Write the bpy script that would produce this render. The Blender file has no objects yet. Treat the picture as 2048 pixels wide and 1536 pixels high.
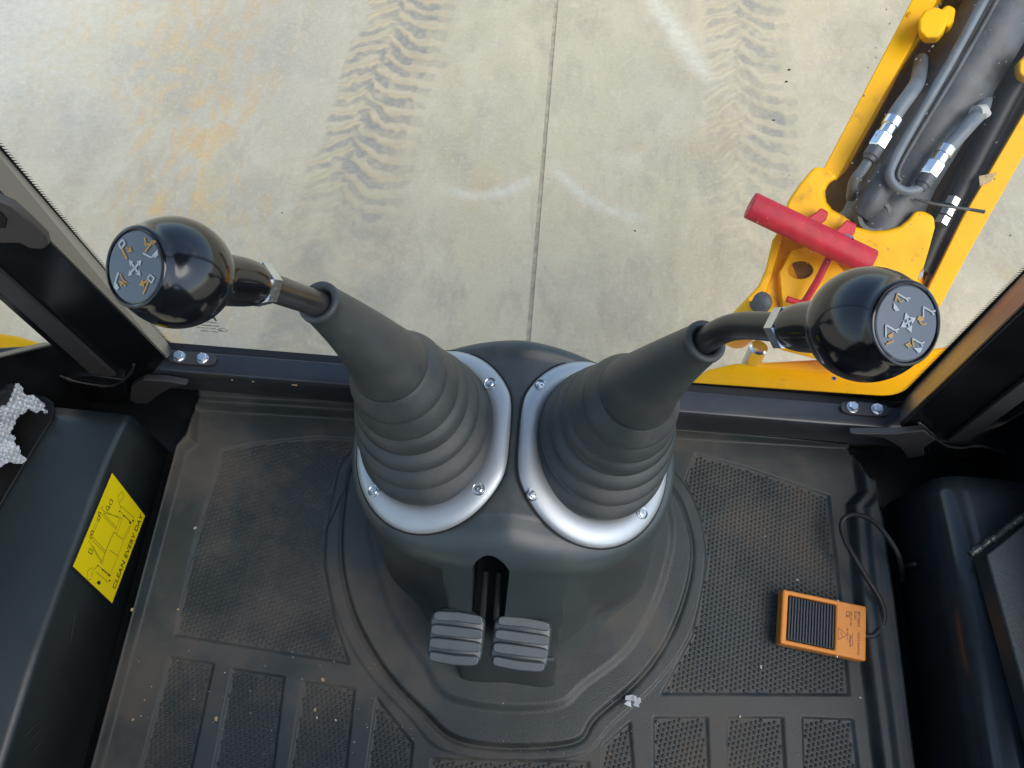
import bpy, bmesh, math, random
import numpy as np
from mathutils import Vector, Matrix
from mathutils.bvhtree import BVHTree
random.seed(7); rng = np.random.default_rng(7)
S = bpy.context.scene; COL = S.collection

# ---------------------------------------------------------------- camera, sky, sun, exposure
F = 1547.0; CX = 1024.0; CY = 768.0; CAMH = 1.15
PITCH = math.radians(65.7); ROLL = math.radians(4.6)
fw = Vector((0, math.cos(PITCH), -math.sin(PITCH))); up0 = Vector((0, math.sin(PITCH), math.cos(PITCH))); rt0 = Vector((1, 0, 0))
RT = rt0 * math.cos(ROLL) + up0 * math.sin(ROLL); UP = up0 * math.cos(ROLL) - rt0 * math.sin(ROLL)
CAM = Vector((0, 0, CAMH))
cd = bpy.data.cameras.new('camera'); co = bpy.data.objects.new('camera', cd); COL.objects.link(co)
M = Matrix((RT, UP, -fw)).transposed().to_4x4(); M.translation = CAM; co.matrix_world = M
cd.sensor_fit = 'HORIZONTAL'; cd.sensor_width = 36; cd.lens = 36 * F / 2048; cd.clip_start = 0.02; cd.clip_end = 2000
S.camera = co
W = bpy.data.worlds.new('World'); S.world = W; W.use_nodes = True
wn = W.node_tree.nodes; bg = wn['Background']
sky = wn.new('ShaderNodeTexSky'); sky.sky_type = 'NISHITA'; sky.sun_disc = False
SUN_EL = math.radians(54); SUN_AZ = math.radians(122)      # azimuth from +y towards +x
sky.sun_elevation = SUN_EL; sky.sun_rotation = SUN_AZ; sky.air_density = 1.0; sky.dust_density = 1.2; sky.ozone_density = 1.0
W.node_tree.links.new(sky.outputs[0], bg.inputs[0]); bg.inputs[1].default_value = 0.15
sl = bpy.data.lights.new('sun', 'SUN'); so = bpy.data.objects.new('sun', sl); COL.objects.link(so)
sl.energy = 1.2; sl.angle = math.radians(50); sl.color = (1.0, 0.93, 0.82)
sd = Vector((math.sin(SUN_AZ) * math.cos(SUN_EL), math.cos(SUN_AZ) * math.cos(SUN_EL), math.sin(SUN_EL)))
so.rotation_euler = sd.to_track_quat('Z', 'Y').to_euler()
S.view_settings.view_transform = 'Standard'; S.view_settings.look = 'None'; S.view_settings.gamma = 1
S.view_settings.exposure = 0.97
GZ = -1.2

# ---------------------------------------------------------------- surveying: a sight line met with a real plane
def ray(a, b): return fw + RT * ((a - CX) / F) - UP * ((b - CY) / F)
def atD(a, b, d): return CAM + ray(a, b) * d
def atZ(a, b, z): v = ray(a, b); return CAM + v * ((z - CAMH) / v.z)
def atY(a, b, y): v = ray(a, b); return CAM + v * (y / v.y)
def atX(a, b, x): v = ray(a, b); return CAM + v * (x / v.x)

# ---------------------------------------------------------------- materials
MATS = {}
def mat(name, col, rough=0.5, metal=0.0, var=0.0, vscale=8.0, bump=0.0, bscale=300.0, dust=0.0, dustcol=(0.16, 0.12, 0.085), dscale=9.0, coat=0.0, spec=0.5, rvar=0.0, dthr=0.5, dwid=0.25):
    m = bpy.data.materials.new(name); m.use_nodes = True; MATS[name] = m
    nt = m.node_tree; N = nt.nodes; L = nt.links; b = N['Principled BSDF']
    b.inputs['Roughness'].default_value = rough; b.inputs['Metallic'].default_value = metal
    b.inputs['Specular IOR Level'].default_value = spec
    b.inputs['Coat Weight'].default_value = coat; b.inputs['Coat Roughness'].default_value = 0.05
    tc = N.new('ShaderNodeTexCoord'); co_ = tc.outputs['Object']
    last = None
    rgb = N.new('ShaderNodeRGB'); rgb.outputs[0].default_value = (*col, 1); last = rgb.outputs[0]
    if var:
        n = N.new('ShaderNodeTexNoise'); n.inputs['Scale'].default_value = vscale; n.inputs['Detail'].default_value = 6; L.new(co_, n.inputs['Vector'])
        mr = N.new('ShaderNodeMapRange'); mr.inputs[1].default_value = 0.3; mr.inputs[2].default_value = 0.7
        mr.inputs[3].default_value = 1 - var; mr.inputs[4].default_value = 1 + var; L.new(n.outputs[0], mr.inputs[0])
        mx = N.new('ShaderNodeVectorMath'); mx.operation = 'SCALE'; L.new(last, mx.inputs[0]); L.new(mr.outputs[0], mx.inputs['Scale']); last = mx.outputs[0]
    if dust:
        n = N.new('ShaderNodeTexNoise'); n.inputs['Scale'].default_value = dscale; n.inputs['Detail'].default_value = 9; n.inputs['Roughness'].default_value = 0.65
        L.new(co_, n.inputs['Vector'])
        mr = N.new('ShaderNodeMapRange'); mr.inputs[1].default_value = dthr; mr.inputs[2].default_value = dthr + dwid; mr.inputs[4].default_value = dust; L.new(n.outputs[0], mr.inputs[0])
        mx = N.new('ShaderNodeMix'); mx.data_type = 'RGBA'; L.new(mr.outputs[0], mx.inputs[0]); L.new(last, mx.inputs[6]); mx.inputs[7].default_value = (*dustcol, 1); last = mx.outputs[2]
        m['dustfac'] = 1
        rr = N.new('ShaderNodeMapRange'); rr.inputs[3].default_value = rough; rr.inputs[4].default_value = min(1, rough + 0.4); L.new(mr.outputs[0], rr.inputs[0]); L.new(rr.outputs[0], b.inputs['Roughness'])
    elif rvar:
        n = N.new('ShaderNodeTexNoise'); n.inputs['Scale'].default_value = vscale * 1.7; n.inputs['Detail'].default_value = 8; L.new(co_, n.inputs['Vector'])
        rr = N.new('ShaderNodeMapRange'); rr.inputs[1].default_value = 0.3; rr.inputs[2].default_value = 0.7; rr.inputs[3].default_value = rough - rvar; rr.inputs[4].default_value = rough + rvar
        L.new(n.outputs[0], rr.inputs[0]); L.new(rr.outputs[0], b.inputs['Roughness'])
    L.new(last, b.inputs['Base Color'])
    if bump:
        n = N.new('ShaderNodeTexNoise'); n.inputs['Scale'].default_value = bscale; n.inputs['Detail'].default_value = 3; L.new(co_, n.inputs['Vector'])
        bp = N.new('ShaderNodeBump'); bp.inputs['Strength'].default_value = bump; bp.inputs['Distance'].default_value = 0.002
        L.new(n.outputs[0], bp.inputs['Height']); L.new(bp.outputs[0], b.inputs['Normal'])
    return m
m_tower = mat('console_plastic', (0.040, 0.054, 0.056), 0.37, var=0.12, vscale=14, bump=0.12, bscale=900, dust=0.4, dustcol=(0.13, 0.11, 0.085), dscale=8, dthr=0.54, dwid=.16)
m_boot = mat('gaiter_rubber', (0.032, 0.041, 0.042), 0.43, var=0.18, vscale=25, bump=0.3, bscale=1000, dust=0.3, dustcol=(0.10, 0.09, 0.075), dscale=18, dthr=0.48, dwid=.2)
m_ring = mat('silver_paint', (0.42, 0.455, 0.465), 0.48, metal=0.6, var=0.05, vscale=30, bump=0.02)
m_steel = mat('zinc_steel', (0.62, 0.66, 0.68), 0.28, metal=1.0, var=0.15, vscale=80, bump=0.1, bscale=400)
m_rod = mat('black_rod', (0.025, 0.024, 0.024), 0.28, var=0.3, vscale=40, dust=0.25, dscale=60, dthr=0.6)
m_knob = mat('gloss_black_knob', (0.005, 0.006, 0.008), 0.15, coat=0.25, spec=0.5, var=0.2, vscale=20)
m_neck = mat('satin_black_knob', (0.022, 0.024, 0.027), 0.38, var=0.2, vscale=30)
m_disc = mat('knob_disc', (0.060, 0.076, 0.088), 0.25, coat=0.6, var=0.05)  # grey-blue sky reflection put into the base colour
m_white = mat('print_white', (0.33, 0.38, 0.39), 0.4)
m_orange = mat('print_orange', (0.36, 0.21, 0.04), 0.4)
m_mat = mat('rubber_mat', (0.029, 0.040, 0.041), 0.46, var=0.2, vscale=10, bump=0.25, bscale=500, dust=0.85, dustcol=(0.094, 0.082, 0.066), dscale=5, dthr=0.47, dwid=.17, spec=0.45)
m_wall = mat('gloss_black_steel', (0.006, 0.007, 0.008), 0.24, var=0.3, vscale=12, spec=0.3, dust=0.06, dustcol=(0.09, 0.09, 0.085), dscale=8, dthr=0.53, bump=0.05, bscale=160)
m_side = mat('satin_black_steel', (0.018, 0.026, 0.028), 0.36, spec=0.5, var=0.18, vscale=10, bump=0.12, bscale=260, dust=0.12, dustcol=(0.09, 0.09, 0.085), dscale=8, dthr=0.55)
m_sider = mat('gloss_black_side_steel', (0.020, 0.027, 0.030), 0.22, var=0.18, vscale=10, bump=0.05, bscale=160, dust=0.14, dustcol=(0.09, 0.09, 0.085), dscale=7, dthr=0.53, spec=0.5)
m_jamb = mat('polished_black_paint', (0.016, 0.0145, 0.013), 0.45, coat=1.0, spec=0.8, var=0.1)
MATS['polished_black_paint'].node_tree.nodes['Principled BSDF'].inputs['Coat IOR'].default_value = 2.3; MATS['polished_black_paint'].node_tree.nodes['Principled BSDF'].inputs['Coat Roughness'].default_value = 0.34
m_sill = mat('sill_black_paint', (0.020, 0.024, 0.028), 0.34, coat=0.15, spec=0.5, var=0.2, vscale=30, dust=0.2, dscale=25, dthr=0.6)
m_frit = mat('black_frit', (0.006, 0.006, 0.006), 0.5)
m_darkplas = mat('dark_rubber', (0.017, 0.018, 0.019), 0.55, var=0.2, vscale=30, bump=0.2)
m_seal = mat('grey_door_seal', (0.035, 0.035, 0.036), 0.6, var=0.2)
m_scr = None
m_grip = mat('grey_brown_plastic', (0.050, 0.045, 0.041), 0.55, var=0.15)
m_yel = mat('yellow_paint', (0.90, 0.45, 0.0), 0.36, spec=0.12, var=0.06, vscale=9, dust=0.7, dustcol=(0.28, 0.17, 0.06), dscale=20, dthr=0.58, bump=0.08, bscale=120)
m_yelcast = mat('yellow_cast_paint', (0.90, 0.46, 0.0), 0.38, spec=0.15, var=0.10, vscale=14, dust=0.8, dustcol=(0.20, 0.12, 0.045), dscale=26, dthr=0.57, bump=0.35, bscale=70)
m_yel_shade_dirt = mat('shaded_dirty_yellow_paint', (0.36, 0.17, 0.008), 0.5, var=0.3, vscale=8, dust=0.9, dustcol=(0.16, 0.09, 0.03), dscale=12, dthr=0.42)  # yellow darkened with painted recess shade, brown dirt over it
m_red = mat('faded_red_paint', (0.50, 0.018, 0.035), 0.45, var=0.2, vscale=30, spec=0.3, dust=0.55, dustcol=(0.42, 0.16, 0.14), dscale=60, dthr=0.6)
m_hose = mat('grey_hose', (0.13, 0.155, 0.17), 0.45, var=0.2, vscale=30, dust=0.5, dustcol=(0.15, 0.13, 0.10), dscale=30, dthr=0.55)
m_barrel = mat('dusty_black_barrel', (0.060, 0.068, 0.072), 0.45, var=0.5, vscale=14, dust=0.6, dustcol=(0.14, 0.115, 0.085), dscale=22, dthr=0.52, bump=0.3, bscale=90)
m_chrome = mat('chrome', (0.75, 0.78, 0.8), 0.15, metal=1.0)
m_sticker = mat('yellow_vinyl', (0.86, 0.68, 0.0), 0.4, var=0.03)
m_ink = mat('black_ink', (0.012, 0.012, 0.01), 0.5)
m_inkfaint = mat('olive_ink', (0.30, 0.26, 0.01), 0.5)
m_swor = mat('orange_metal_paint', (0.74, 0.27, 0.045), 0.42, var=0.08, vscale=30, dust=0.4, dustcol=(0.5, 0.25, 0.1), dscale=40, dthr=0.58, spec=0.35)
m_swink = mat('brown_ink', (0.16, 0.07, 0.03), 0.5)
m_pedrib = mat('ribbed_black_rubber', (0.030, 0.037, 0.044), 0.42, var=0.15, vscale=40, dust=0.3, dustcol=(0.10, 0.10, 0.095), dscale=60, dthr=0.55)
m_pad = mat('pedal_rubber', (0.052, 0.068, 0.073), 0.34, var=0.12, vscale=40, bump=0.1, bscale=600)
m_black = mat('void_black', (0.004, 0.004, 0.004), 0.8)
m_chip = mat('tan_chip', (0.42, 0.30, 0.14), 0.7, var=0.3, vscale=200)
m_chipw = mat('pale_chip', (0.40, 0.40, 0.37), 0.7)
m_joint = mat('joint_sealant', (0.40, 0.34, 0.24), 0.8, var=0.25, vscale=30, bump=0.6, bscale=60)
m_roof = mat('roof_shade_lining', (0.03, 0.03, 0.032), 0.8)
m_seat = mat('seat_fabric', (0.02, 0.02, 0.022), 0.8)

def ground_mat():
    m = bpy.data.materials.new('worn_concrete'); m.use_nodes = True
    nt = m.node_tree; N = nt.nodes; L = nt.links; b = N['Principled BSDF']; b.inputs['Roughness'].default_value = 0.75
    tc = N.new('ShaderNodeNewGeometry').outputs['Position']
    def noise(scale, det=6, rough=0.55, sc=(1, 1, 1), rz=0.0, dist=0.0):
        mp = N.new('ShaderNodeMapping'); mp.inputs['Scale'].default_value = sc; mp.inputs['Rotation'].default_value = (0, 0, rz); L.new(tc, mp.inputs[0])
        n = N.new('ShaderNodeTexNoise'); n.inputs['Scale'].default_value = scale; n.inputs['Detail'].default_value = det; n.inputs['Roughness'].default_value = rough; n.inputs['Distortion'].default_value = dist
        L.new(mp.outputs[0], n.inputs['Vector']); return n.outputs[0]
    def rmp(x, a, c, lo=0.0, hi=1.0):
        r = N.new('ShaderNodeMapRange'); r.inputs[1].default_value = a; r.inputs[2].default_value = c; r.inputs[3].default_value = lo; r.inputs[4].default_value = hi; L.new(x, r.inputs[0]); return r.outputs[0]
    def mix(f, A, B):
        x = N.new('ShaderNodeMix'); x.data_type = 'RGBA'; L.new(f, x.inputs[0])
        for i, v in ((6, A), (7, B)):
            if isinstance(v, tuple): x.inputs[i].default_value = (*v, 1)
            else: L.new(v, x.inputs[i])
        return x.outputs[2]
    def mul(a, c):
        x = N.new('ShaderNodeMath'); x.operation = 'MULTIPLY'; L.new(a, x.inputs[0])
        if isinstance(c, float): x.inputs[1].default_value = c
        else: L.new(c, x.inputs[1])
        return x.outputs[0]
    def attr(nm):
        a = N.new('ShaderNodeAttribute'); a.attribute_name = nm; return a.outputs['Fac']
    c = mix(rmp(noise(1.1, 4, 0.5), 0.38, 0.62), (0.582, 0.495, 0.310), (0.499, 0.440, 0.302))
    c = mix(rmp(noise(3.2, 7, 0.6, dist=0.6), 0.42, 0.66, 0, 0.7), c, (0.624, 0.545, 0.378))
    c = mix(rmp(noise(1.9, 9, 0.66, dist=.5), 0.47, 0.60, 0, 0.38), c, (0.416, 0.365, 0.257))
    c = mix(rmp(noise(4.5, 8, 0.68, sc=(1.6, .8, 1), rz=0.35, dist=0.4), 0.50, 0.70, 0, 0.55), c, (0.354, 0.300, 0.221))
    c = mix(rmp(noise(2.6, 6, 0.6, dist=0.8), 0.58, 0.75, 0, 0.5), c, (0.582, 0.420, 0.198))
    c = mix(rmp(noise(1.5, 8, 0.62, sc=(1.9, .55, 1), rz=0.06, dist=.7), 0.50, 0.64, 0, 0.45), c, (0.42, 0.345, 0.225))
    c = mix(mul(attr('warm'), rmp(noise(9, 7, 0.65, sc=(1, .6, 1), dist=1.2), 0.48, 0.62)), c, (0.624, 0.420, 0.171))
    c = mix(attr('grey'), c, (0.385, 0.365, 0.293))
    c = mix(rmp(noise(11, 9, 0.75, sc=(1.5, .8, 1), rz=-0.45, dist=1.5), 0.54, 0.70, 0, 0.35), c, (0.707, 0.630, 0.459))
    c = mix(rmp(noise(17, 9, 0.75, sc=(.9, 1.4, 1), rz=0.25, dist=1.2), 0.56, 0.72, 0, 0.30), c, (0.302, 0.260, 0.176))
    c = mix(rmp(noise(60, 8, 0.75), 0.52, 0.68, 0, 0.5), c, (0.686, 0.600, 0.414))
    c = mix(rmp(noise(75, 6, 0.8), 0.56, 0.68, 0, 0.45), c, (0.260, 0.220, 0.144))
    c = mix(rmp(noise(210, 4, 0.8), 0.62, 0.72, 0, 0.6), c, (0.780, 0.710, 0.540))
    c = mix(mul(attr('mud'), rmp(noise(30, 6, 0.7), 0.35, 0.65, 0.35, 1.0)), c, (0.520, 0.405, 0.225))
    c = mix(mul(attr('lug'), rmp(noise(38, 6, 0.75), 0.32, 0.58, 0.35, 1.0)), c, (0.275, 0.265, 0.215))
    c = mix(mul(attr('pale'), rmp(noise(30, 5, 0.6), 0.3, 0.7, 0.4, 1.0)), c, (0.790, 0.800, 0.666))
    L.new(c, b.inputs['Base Color'])
    bp = N.new('ShaderNodeBump'); bp.inputs['Strength'].default_value = 0.5; bp.inputs['Distance'].default_value = 0.006
    L.new(noise(90, 8, 0.75), bp.inputs['Height']); L.new(bp.outputs[0], b.inputs['Normal'])
    return m
m_ground = ground_mat()

def glass_mat():
    m = bpy.data.materials.new('window_glass'); m.use_nodes = True
    nt = m.node_tree; N = nt.nodes; L = nt.links; N.remove(N['Principled BSDF']); out = N['Material Output']
    t = N.new('ShaderNodeBsdfTransparent'); t.inputs[0].default_value = (0.965, 0.97, 0.945, 1)
    g = N.new('ShaderNodeBsdfGlossy'); g.inputs['Roughness'].default_value = 0.02
    fr = N.new('ShaderNodeFresnel'); fr.inputs[0].default_value = 1.45
    mx = N.new('ShaderNodeMixShader'); L.new(fr.outputs[0], mx.inputs[0]); L.new(t.outputs[0], mx.inputs[1]); L.new(g.outputs[0], mx.inputs[2])
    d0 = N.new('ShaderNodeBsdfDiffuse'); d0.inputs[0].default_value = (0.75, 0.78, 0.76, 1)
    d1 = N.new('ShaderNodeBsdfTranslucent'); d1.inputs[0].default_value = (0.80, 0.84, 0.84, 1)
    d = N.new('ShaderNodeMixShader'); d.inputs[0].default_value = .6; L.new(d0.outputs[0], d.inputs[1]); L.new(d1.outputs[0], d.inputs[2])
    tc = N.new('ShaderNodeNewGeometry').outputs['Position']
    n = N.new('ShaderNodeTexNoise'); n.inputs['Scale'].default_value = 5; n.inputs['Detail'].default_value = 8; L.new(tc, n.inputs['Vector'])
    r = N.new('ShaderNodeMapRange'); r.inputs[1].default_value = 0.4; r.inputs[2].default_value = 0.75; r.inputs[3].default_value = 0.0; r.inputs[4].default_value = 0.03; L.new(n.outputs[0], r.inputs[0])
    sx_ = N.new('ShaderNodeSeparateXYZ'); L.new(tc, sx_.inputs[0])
    r3 = N.new('ShaderNodeMapRange'); r3.interpolation_type = 'SMOOTHSTEP'; r3.inputs[1].default_value = 0.05; r3.inputs[2].default_value = -0.65; r3.inputs[3].default_value = 0.0; r3.inputs[4].default_value = 0.30; L.new(sx_.outputs[0], r3.inputs[0])  # haze growing to the upper left: sky glare painted into the pane
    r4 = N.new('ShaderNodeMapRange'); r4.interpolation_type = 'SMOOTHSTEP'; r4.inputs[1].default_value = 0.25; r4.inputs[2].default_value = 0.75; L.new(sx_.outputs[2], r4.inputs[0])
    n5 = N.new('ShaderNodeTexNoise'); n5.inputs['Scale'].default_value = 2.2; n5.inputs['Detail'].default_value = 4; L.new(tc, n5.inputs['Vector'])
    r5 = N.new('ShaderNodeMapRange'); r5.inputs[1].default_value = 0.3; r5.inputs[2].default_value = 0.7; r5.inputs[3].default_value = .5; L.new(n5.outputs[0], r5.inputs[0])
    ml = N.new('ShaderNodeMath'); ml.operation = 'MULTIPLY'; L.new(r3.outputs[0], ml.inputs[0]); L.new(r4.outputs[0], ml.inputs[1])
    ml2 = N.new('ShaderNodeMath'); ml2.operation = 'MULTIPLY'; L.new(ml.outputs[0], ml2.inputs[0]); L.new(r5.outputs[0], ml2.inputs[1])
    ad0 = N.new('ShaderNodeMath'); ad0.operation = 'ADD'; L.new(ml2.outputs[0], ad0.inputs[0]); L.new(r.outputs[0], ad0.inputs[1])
    r6 = N.new('ShaderNodeMapRange'); r6.interpolation_type = 'SMOOTHSTEP'; r6.inputs[1].default_value = 0.30; r6.inputs[2].default_value = 0.60; r6.inputs[4].default_value = 0.11; L.new(sx_.outputs[0], r6.inputs[0])  # haze over the boom: sky reflection painted into the pane
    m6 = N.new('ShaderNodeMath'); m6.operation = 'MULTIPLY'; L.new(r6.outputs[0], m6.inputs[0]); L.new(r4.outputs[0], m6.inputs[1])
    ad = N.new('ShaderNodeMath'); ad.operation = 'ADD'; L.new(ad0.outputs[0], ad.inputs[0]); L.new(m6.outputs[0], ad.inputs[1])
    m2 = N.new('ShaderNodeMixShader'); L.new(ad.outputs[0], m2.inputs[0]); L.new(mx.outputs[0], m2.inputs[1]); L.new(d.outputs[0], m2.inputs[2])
    L.new(m2.outputs[0], out.inputs[0]); return m
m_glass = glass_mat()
def bubble_mat():
    m = mat('bubble_wrap_film', (0.52, 0.56, 0.58), 0.18, var=0.12, vscale=60, coat=0.5)
    m.node_tree.nodes['Principled BSDF'].inputs['Transmission Weight'].default_value = 0.35
    return m
m_bubble = bubble_mat(); m_bubble.node_tree.nodes['Principled BSDF'].inputs['Transmission Weight'].default_value = 0.0

# ---------------------------------------------------------------- helpers
def V(p): return Vector(p)
def tag(o, label=None, cat=None, group=None, kind=None):
    if label: o['label'] = label
    if cat: o['category'] = cat
    if group: o['group'] = group
    if kind: o['kind'] = kind
    return o
def empty(name, loc, label=None, cat=None, group=None, kind=None):
    o = bpy.data.objects.new(name, None); o.location = loc; o.empty_display_size = 0.05; COL.objects.link(o)
    return tag(o, label, cat, group, kind)
def root_loc(p):
    l = Vector((0, 0, 0))
    while p is not None: l += Vector(p.location); p = p.parent
    return l
def link(name, me, m, parent=None, loc=None):
    o = bpy.data.objects.new(name, me); COL.objects.link(o)
    if m is not None: me.materials.append(m)
    if parent is not None: o.parent = parent
    if loc is not None: o.location = loc
    return o
def mesh(name, vs, fs, m, parent=None, smooth=False, angle=None):
    """world-coordinate vertices; the object's origin sits on its parent's origin"""
    off = root_loc(parent)
    if parent is None:
        c = sum((V(v) for v in vs), Vector()) / len(vs); off = Vector((c.x, c.y, min(v[2] for v in vs)))
    me = bpy.data.meshes.new(name); me.from_pydata([tuple(V(v) - off) for v in vs], [], fs); me.update()
    bm = bmesh.new(); bm.from_mesh(me); bmesh.ops.recalc_face_normals(bm, faces=bm.faces); bm.to_mesh(me); bm.free()
    if smooth:
        me.polygons.foreach_set('use_smooth', [True] * len(me.polygons))
        if angle: me.set_sharp_from_angle(angle=math.radians(angle))
    o = link(name, me, m, parent)
    if parent is None: o.location = off
    return o
def bevel(o, w, seg=3, ang=35):
    md = o.modifiers.new('bevel', 'BEVEL'); md.width = w; md.segments = seg; md.limit_method = 'ANGLE'; md.angle_limit = math.radians(ang); md.harden_normals = True
    o.data.polygons.foreach_set('use_smooth', [True] * len(o.data.polygons)); return o
def frame(n, upv=(0, 0, 1)):
    n = V(n).normalized(); u = V(upv); u = (u - n * u.dot(n)).normalized(); return u.cross(n), u, n     # ex, ey, n
def prism_data(poly, off):
    n = len(poly); off = V(off)
    vs = [V(p) for p in poly] + [V(p) + off for p in poly]
    fs = [list(range(n))[::-1], list(range(n, 2 * n))] + [[i, (i + 1) % n, n + (i + 1) % n, n + i] for i in range(n)]
    return vs, fs
def prism(name, poly, off, m, parent=None, bev=0, seg=3):
    o = mesh(name, *prism_data(poly, off), m, parent)
    if bev: bevel(o, bev, seg)
    return o
def box(name, c, s, m, parent=None, bev=0, ax=None, seg=3):
    ex, ey, ez = ax if ax else (Vector((1, 0, 0)), Vector((0, 1, 0)), Vector((0, 0, 1)))
    c = V(c); p = [c + ex * (a * s[0] / 2) + ey * (b_ * s[1] / 2) - ez * (s[2] / 2) for a, b_ in ((-1, -1), (1, -1), (1, 1), (-1, 1))]
    return prism(name, p, ez * s[2], m, parent, bev, seg)
def spline(pts, n):
    """Catmull-Rom through points (any dimension), n samples per span"""
    P = [np.array(p, float) for p in pts]; P = [2 * P[0] - P[1]] + P + [2 * P[-1] - P[-2]]; out = []
    for i in range(1, len(P) - 2):
        for k in range(n):
            t = k / n; a, b_, c, d = P[i - 1], P[i], P[i + 1], P[i + 2]
            out.append(0.5 * (2 * b_ + (c - a) * t + (2 * a - 5 * b_ + 4 * c - d) * t * t + (3 * b_ - a - 3 * c + d) * t ** 3))
    out.append(P[-2]); return out
def cspline(pts, n):
    P = [np.array(p, float) for p in pts]; k_ = len(P); out = []
    for i in range(k_):
        a, b_, c, d = P[i - 1], P[i], P[(i + 1) % k_], P[(i + 2) % k_]
        for k in range(n):
            t = k / n; out.append(0.5 * (2 * b_ + (c - a) * t + (2 * a - 5 * b_ + 4 * c - d) * t * t + (3 * b_ - a - 3 * c + d) * t ** 3))
    return out
def tube_data(path, radii, seg=16, caps=True):
    path = [V(p) for p in path]; n = len(path)
    if not hasattr(radii, '__len__'): radii = [radii] * n
    vs = []; fs = []; u = None
    for i, p in enumerate(path):
        t = (path[min(i + 1, n - 1)] - path[max(i - 1, 0)]).normalized()
        if u is None: u = t.orthogonal().normalized()
        u = (u - t * u.dot(t)).normalized(); w = t.cross(u)
        for k in range(seg):
            a = 2 * math.pi * k / seg; vs.append(p + (u * math.cos(a) + w * math.sin(a)) * radii[i])
    for i in range(n - 1):
        for k in range(seg):
            a = i * seg + k; b_ = i * seg + (k + 1) % seg; fs.append([a, b_, b_ + seg, a + seg])
    if caps: fs.append(list(range(seg))[::-1]); fs.append([(n - 1) * seg + k for k in range(seg)])
    return vs, fs
def tube(name, path, radii, m, parent=None, seg=16):
    return mesh(name, *tube_data(path, radii, seg), m, parent, smooth=True, angle=50)
def lathe_data(A, ax, prof, seg=48, phase=0.0):
    """prof: list of (s, r) along axis from A"""
    A = V(A); ax = V(ax).normalized(); ex = ax.orthogonal().normalized(); ey = ax.cross(ex); vs = []; fs = []
    for s, r in prof:
        for k in range(seg):
            a = 2 * math.pi * k / seg + phase; vs.append(A + ax * s + (ex * math.cos(a) + ey * math.sin(a)) * max(r, 1e-5))
    for i in range(len(prof) - 1):
        for k in range(seg):
            a = i * seg + k; b_ = i * seg + (k + 1) % seg; fs.append([a, b_, b_ + seg, a + seg])
    fs.append(list(range(seg))[::-1]); fs.append([(len(prof) - 1) * seg + k for k in range(seg)])
    return vs, fs
def lathe(name, A, ax, prof, m, parent=None, seg=48, angle=40, phase=0.0):
    return mesh(name, *lathe_data(A, ax, prof, seg, phase), m, parent, smooth=True, angle=angle)
def join(parts):
    vs = []; fs = []
    for v, f in parts:
        o = len(vs); vs += list(v); fs += [[i + o for i in q] for q in f]
    return vs, fs
def boolean(o, cutter):
    md = o.modifiers.new('cut', 'BOOLEAN'); md.operation = 'DIFFERENCE'; md.object = cutter; md.solver = 'EXACT'
    dg = bpy.context.evaluated_depsgraph_get(); dg.update()
    me = bpy.data.meshes.new_from_object(o.evaluated_get(dg)); old = o.data; o.modifiers.clear(); o.data = me
    bpy.data.objects.remove(cutter); return o
def smst(x, a, b_):
    t = np.clip((x - a) / (b_ - a), 0, 1); return t * t * (3 - 2 * t)
def text(name, body, size, origin, ex, ey, m, parent, extrude=0.0002, align='LEFT', stretch=1.0):
    cu = bpy.data.curves.new(name, 'FONT'); cu.body = body; cu.size = size; cu.align_x = align; cu.extrude = extrude; cu.space_character = 1.05; cu.offset = size * .012
    t = bpy.data.objects.new(name, cu); COL.objects.link(t)
    dg = bpy.context.evaluated_depsgraph_get(); dg.update()
    me = bpy.data.meshes.new_from_object(t.evaluated_get(dg)); bpy.data.objects.remove(t)
    ex = V(ex).normalized(); ey = V(ey).normalized(); n = ex.cross(ey); off = root_loc(parent); O = V(origin)
    for v in me.vertices:
        c = v.co.copy(); v.co = O + ex * c.x * stretch + ey * c.y + n * c.z - off
    me.materials.clear(); o = link(name, me, m, parent); return o
def flat2d(name, shapes, O, ex, ey, h, m, parent, th=0.0002):
    """thin printed marks: shapes are 2-D polygons in the (ex, ey) plane, raised by h along the normal"""
    ex = V(ex); ey = V(ey); n = ex.normalized().cross(ey.normalized()); parts = []
    for poly in shapes:
        parts.append(prism_data([V(O) + ex * p[0] + ey * p[1] + n * h for p in poly], n * th))
    return mesh(name, *join(parts), m, parent)
def seg2(p, q, w):
    p = np.array(p, float); q = np.array(q, float); d = (q - p) / (np.linalg.norm(q - p) + 1e-9); n = np.array([-d[1], d[0]]) * w / 2
    return [tuple(p - n), tuple(q - n), tuple(q + n), tuple(p + n)]
def pline(pts, w, closed=False):
    r = list(pts) + ([pts[0]] if closed else []); return [seg2(r[i], r[i + 1], w * (.8 if w > .01 else 1)) for i in range(len(r) - 1)]
def arrow(p, q, w, h):
    p = np.array(p, float); q = np.array(q, float); d = (q - p) / np.linalg.norm(q - p); n = np.array([-d[1], d[0]])
    return [seg2(p, q - d * h, w), [tuple(q), tuple(q - d * h * 1.2 + n * h * .7), tuple(q - d * h * 1.2 - n * h * .7)]]

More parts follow.
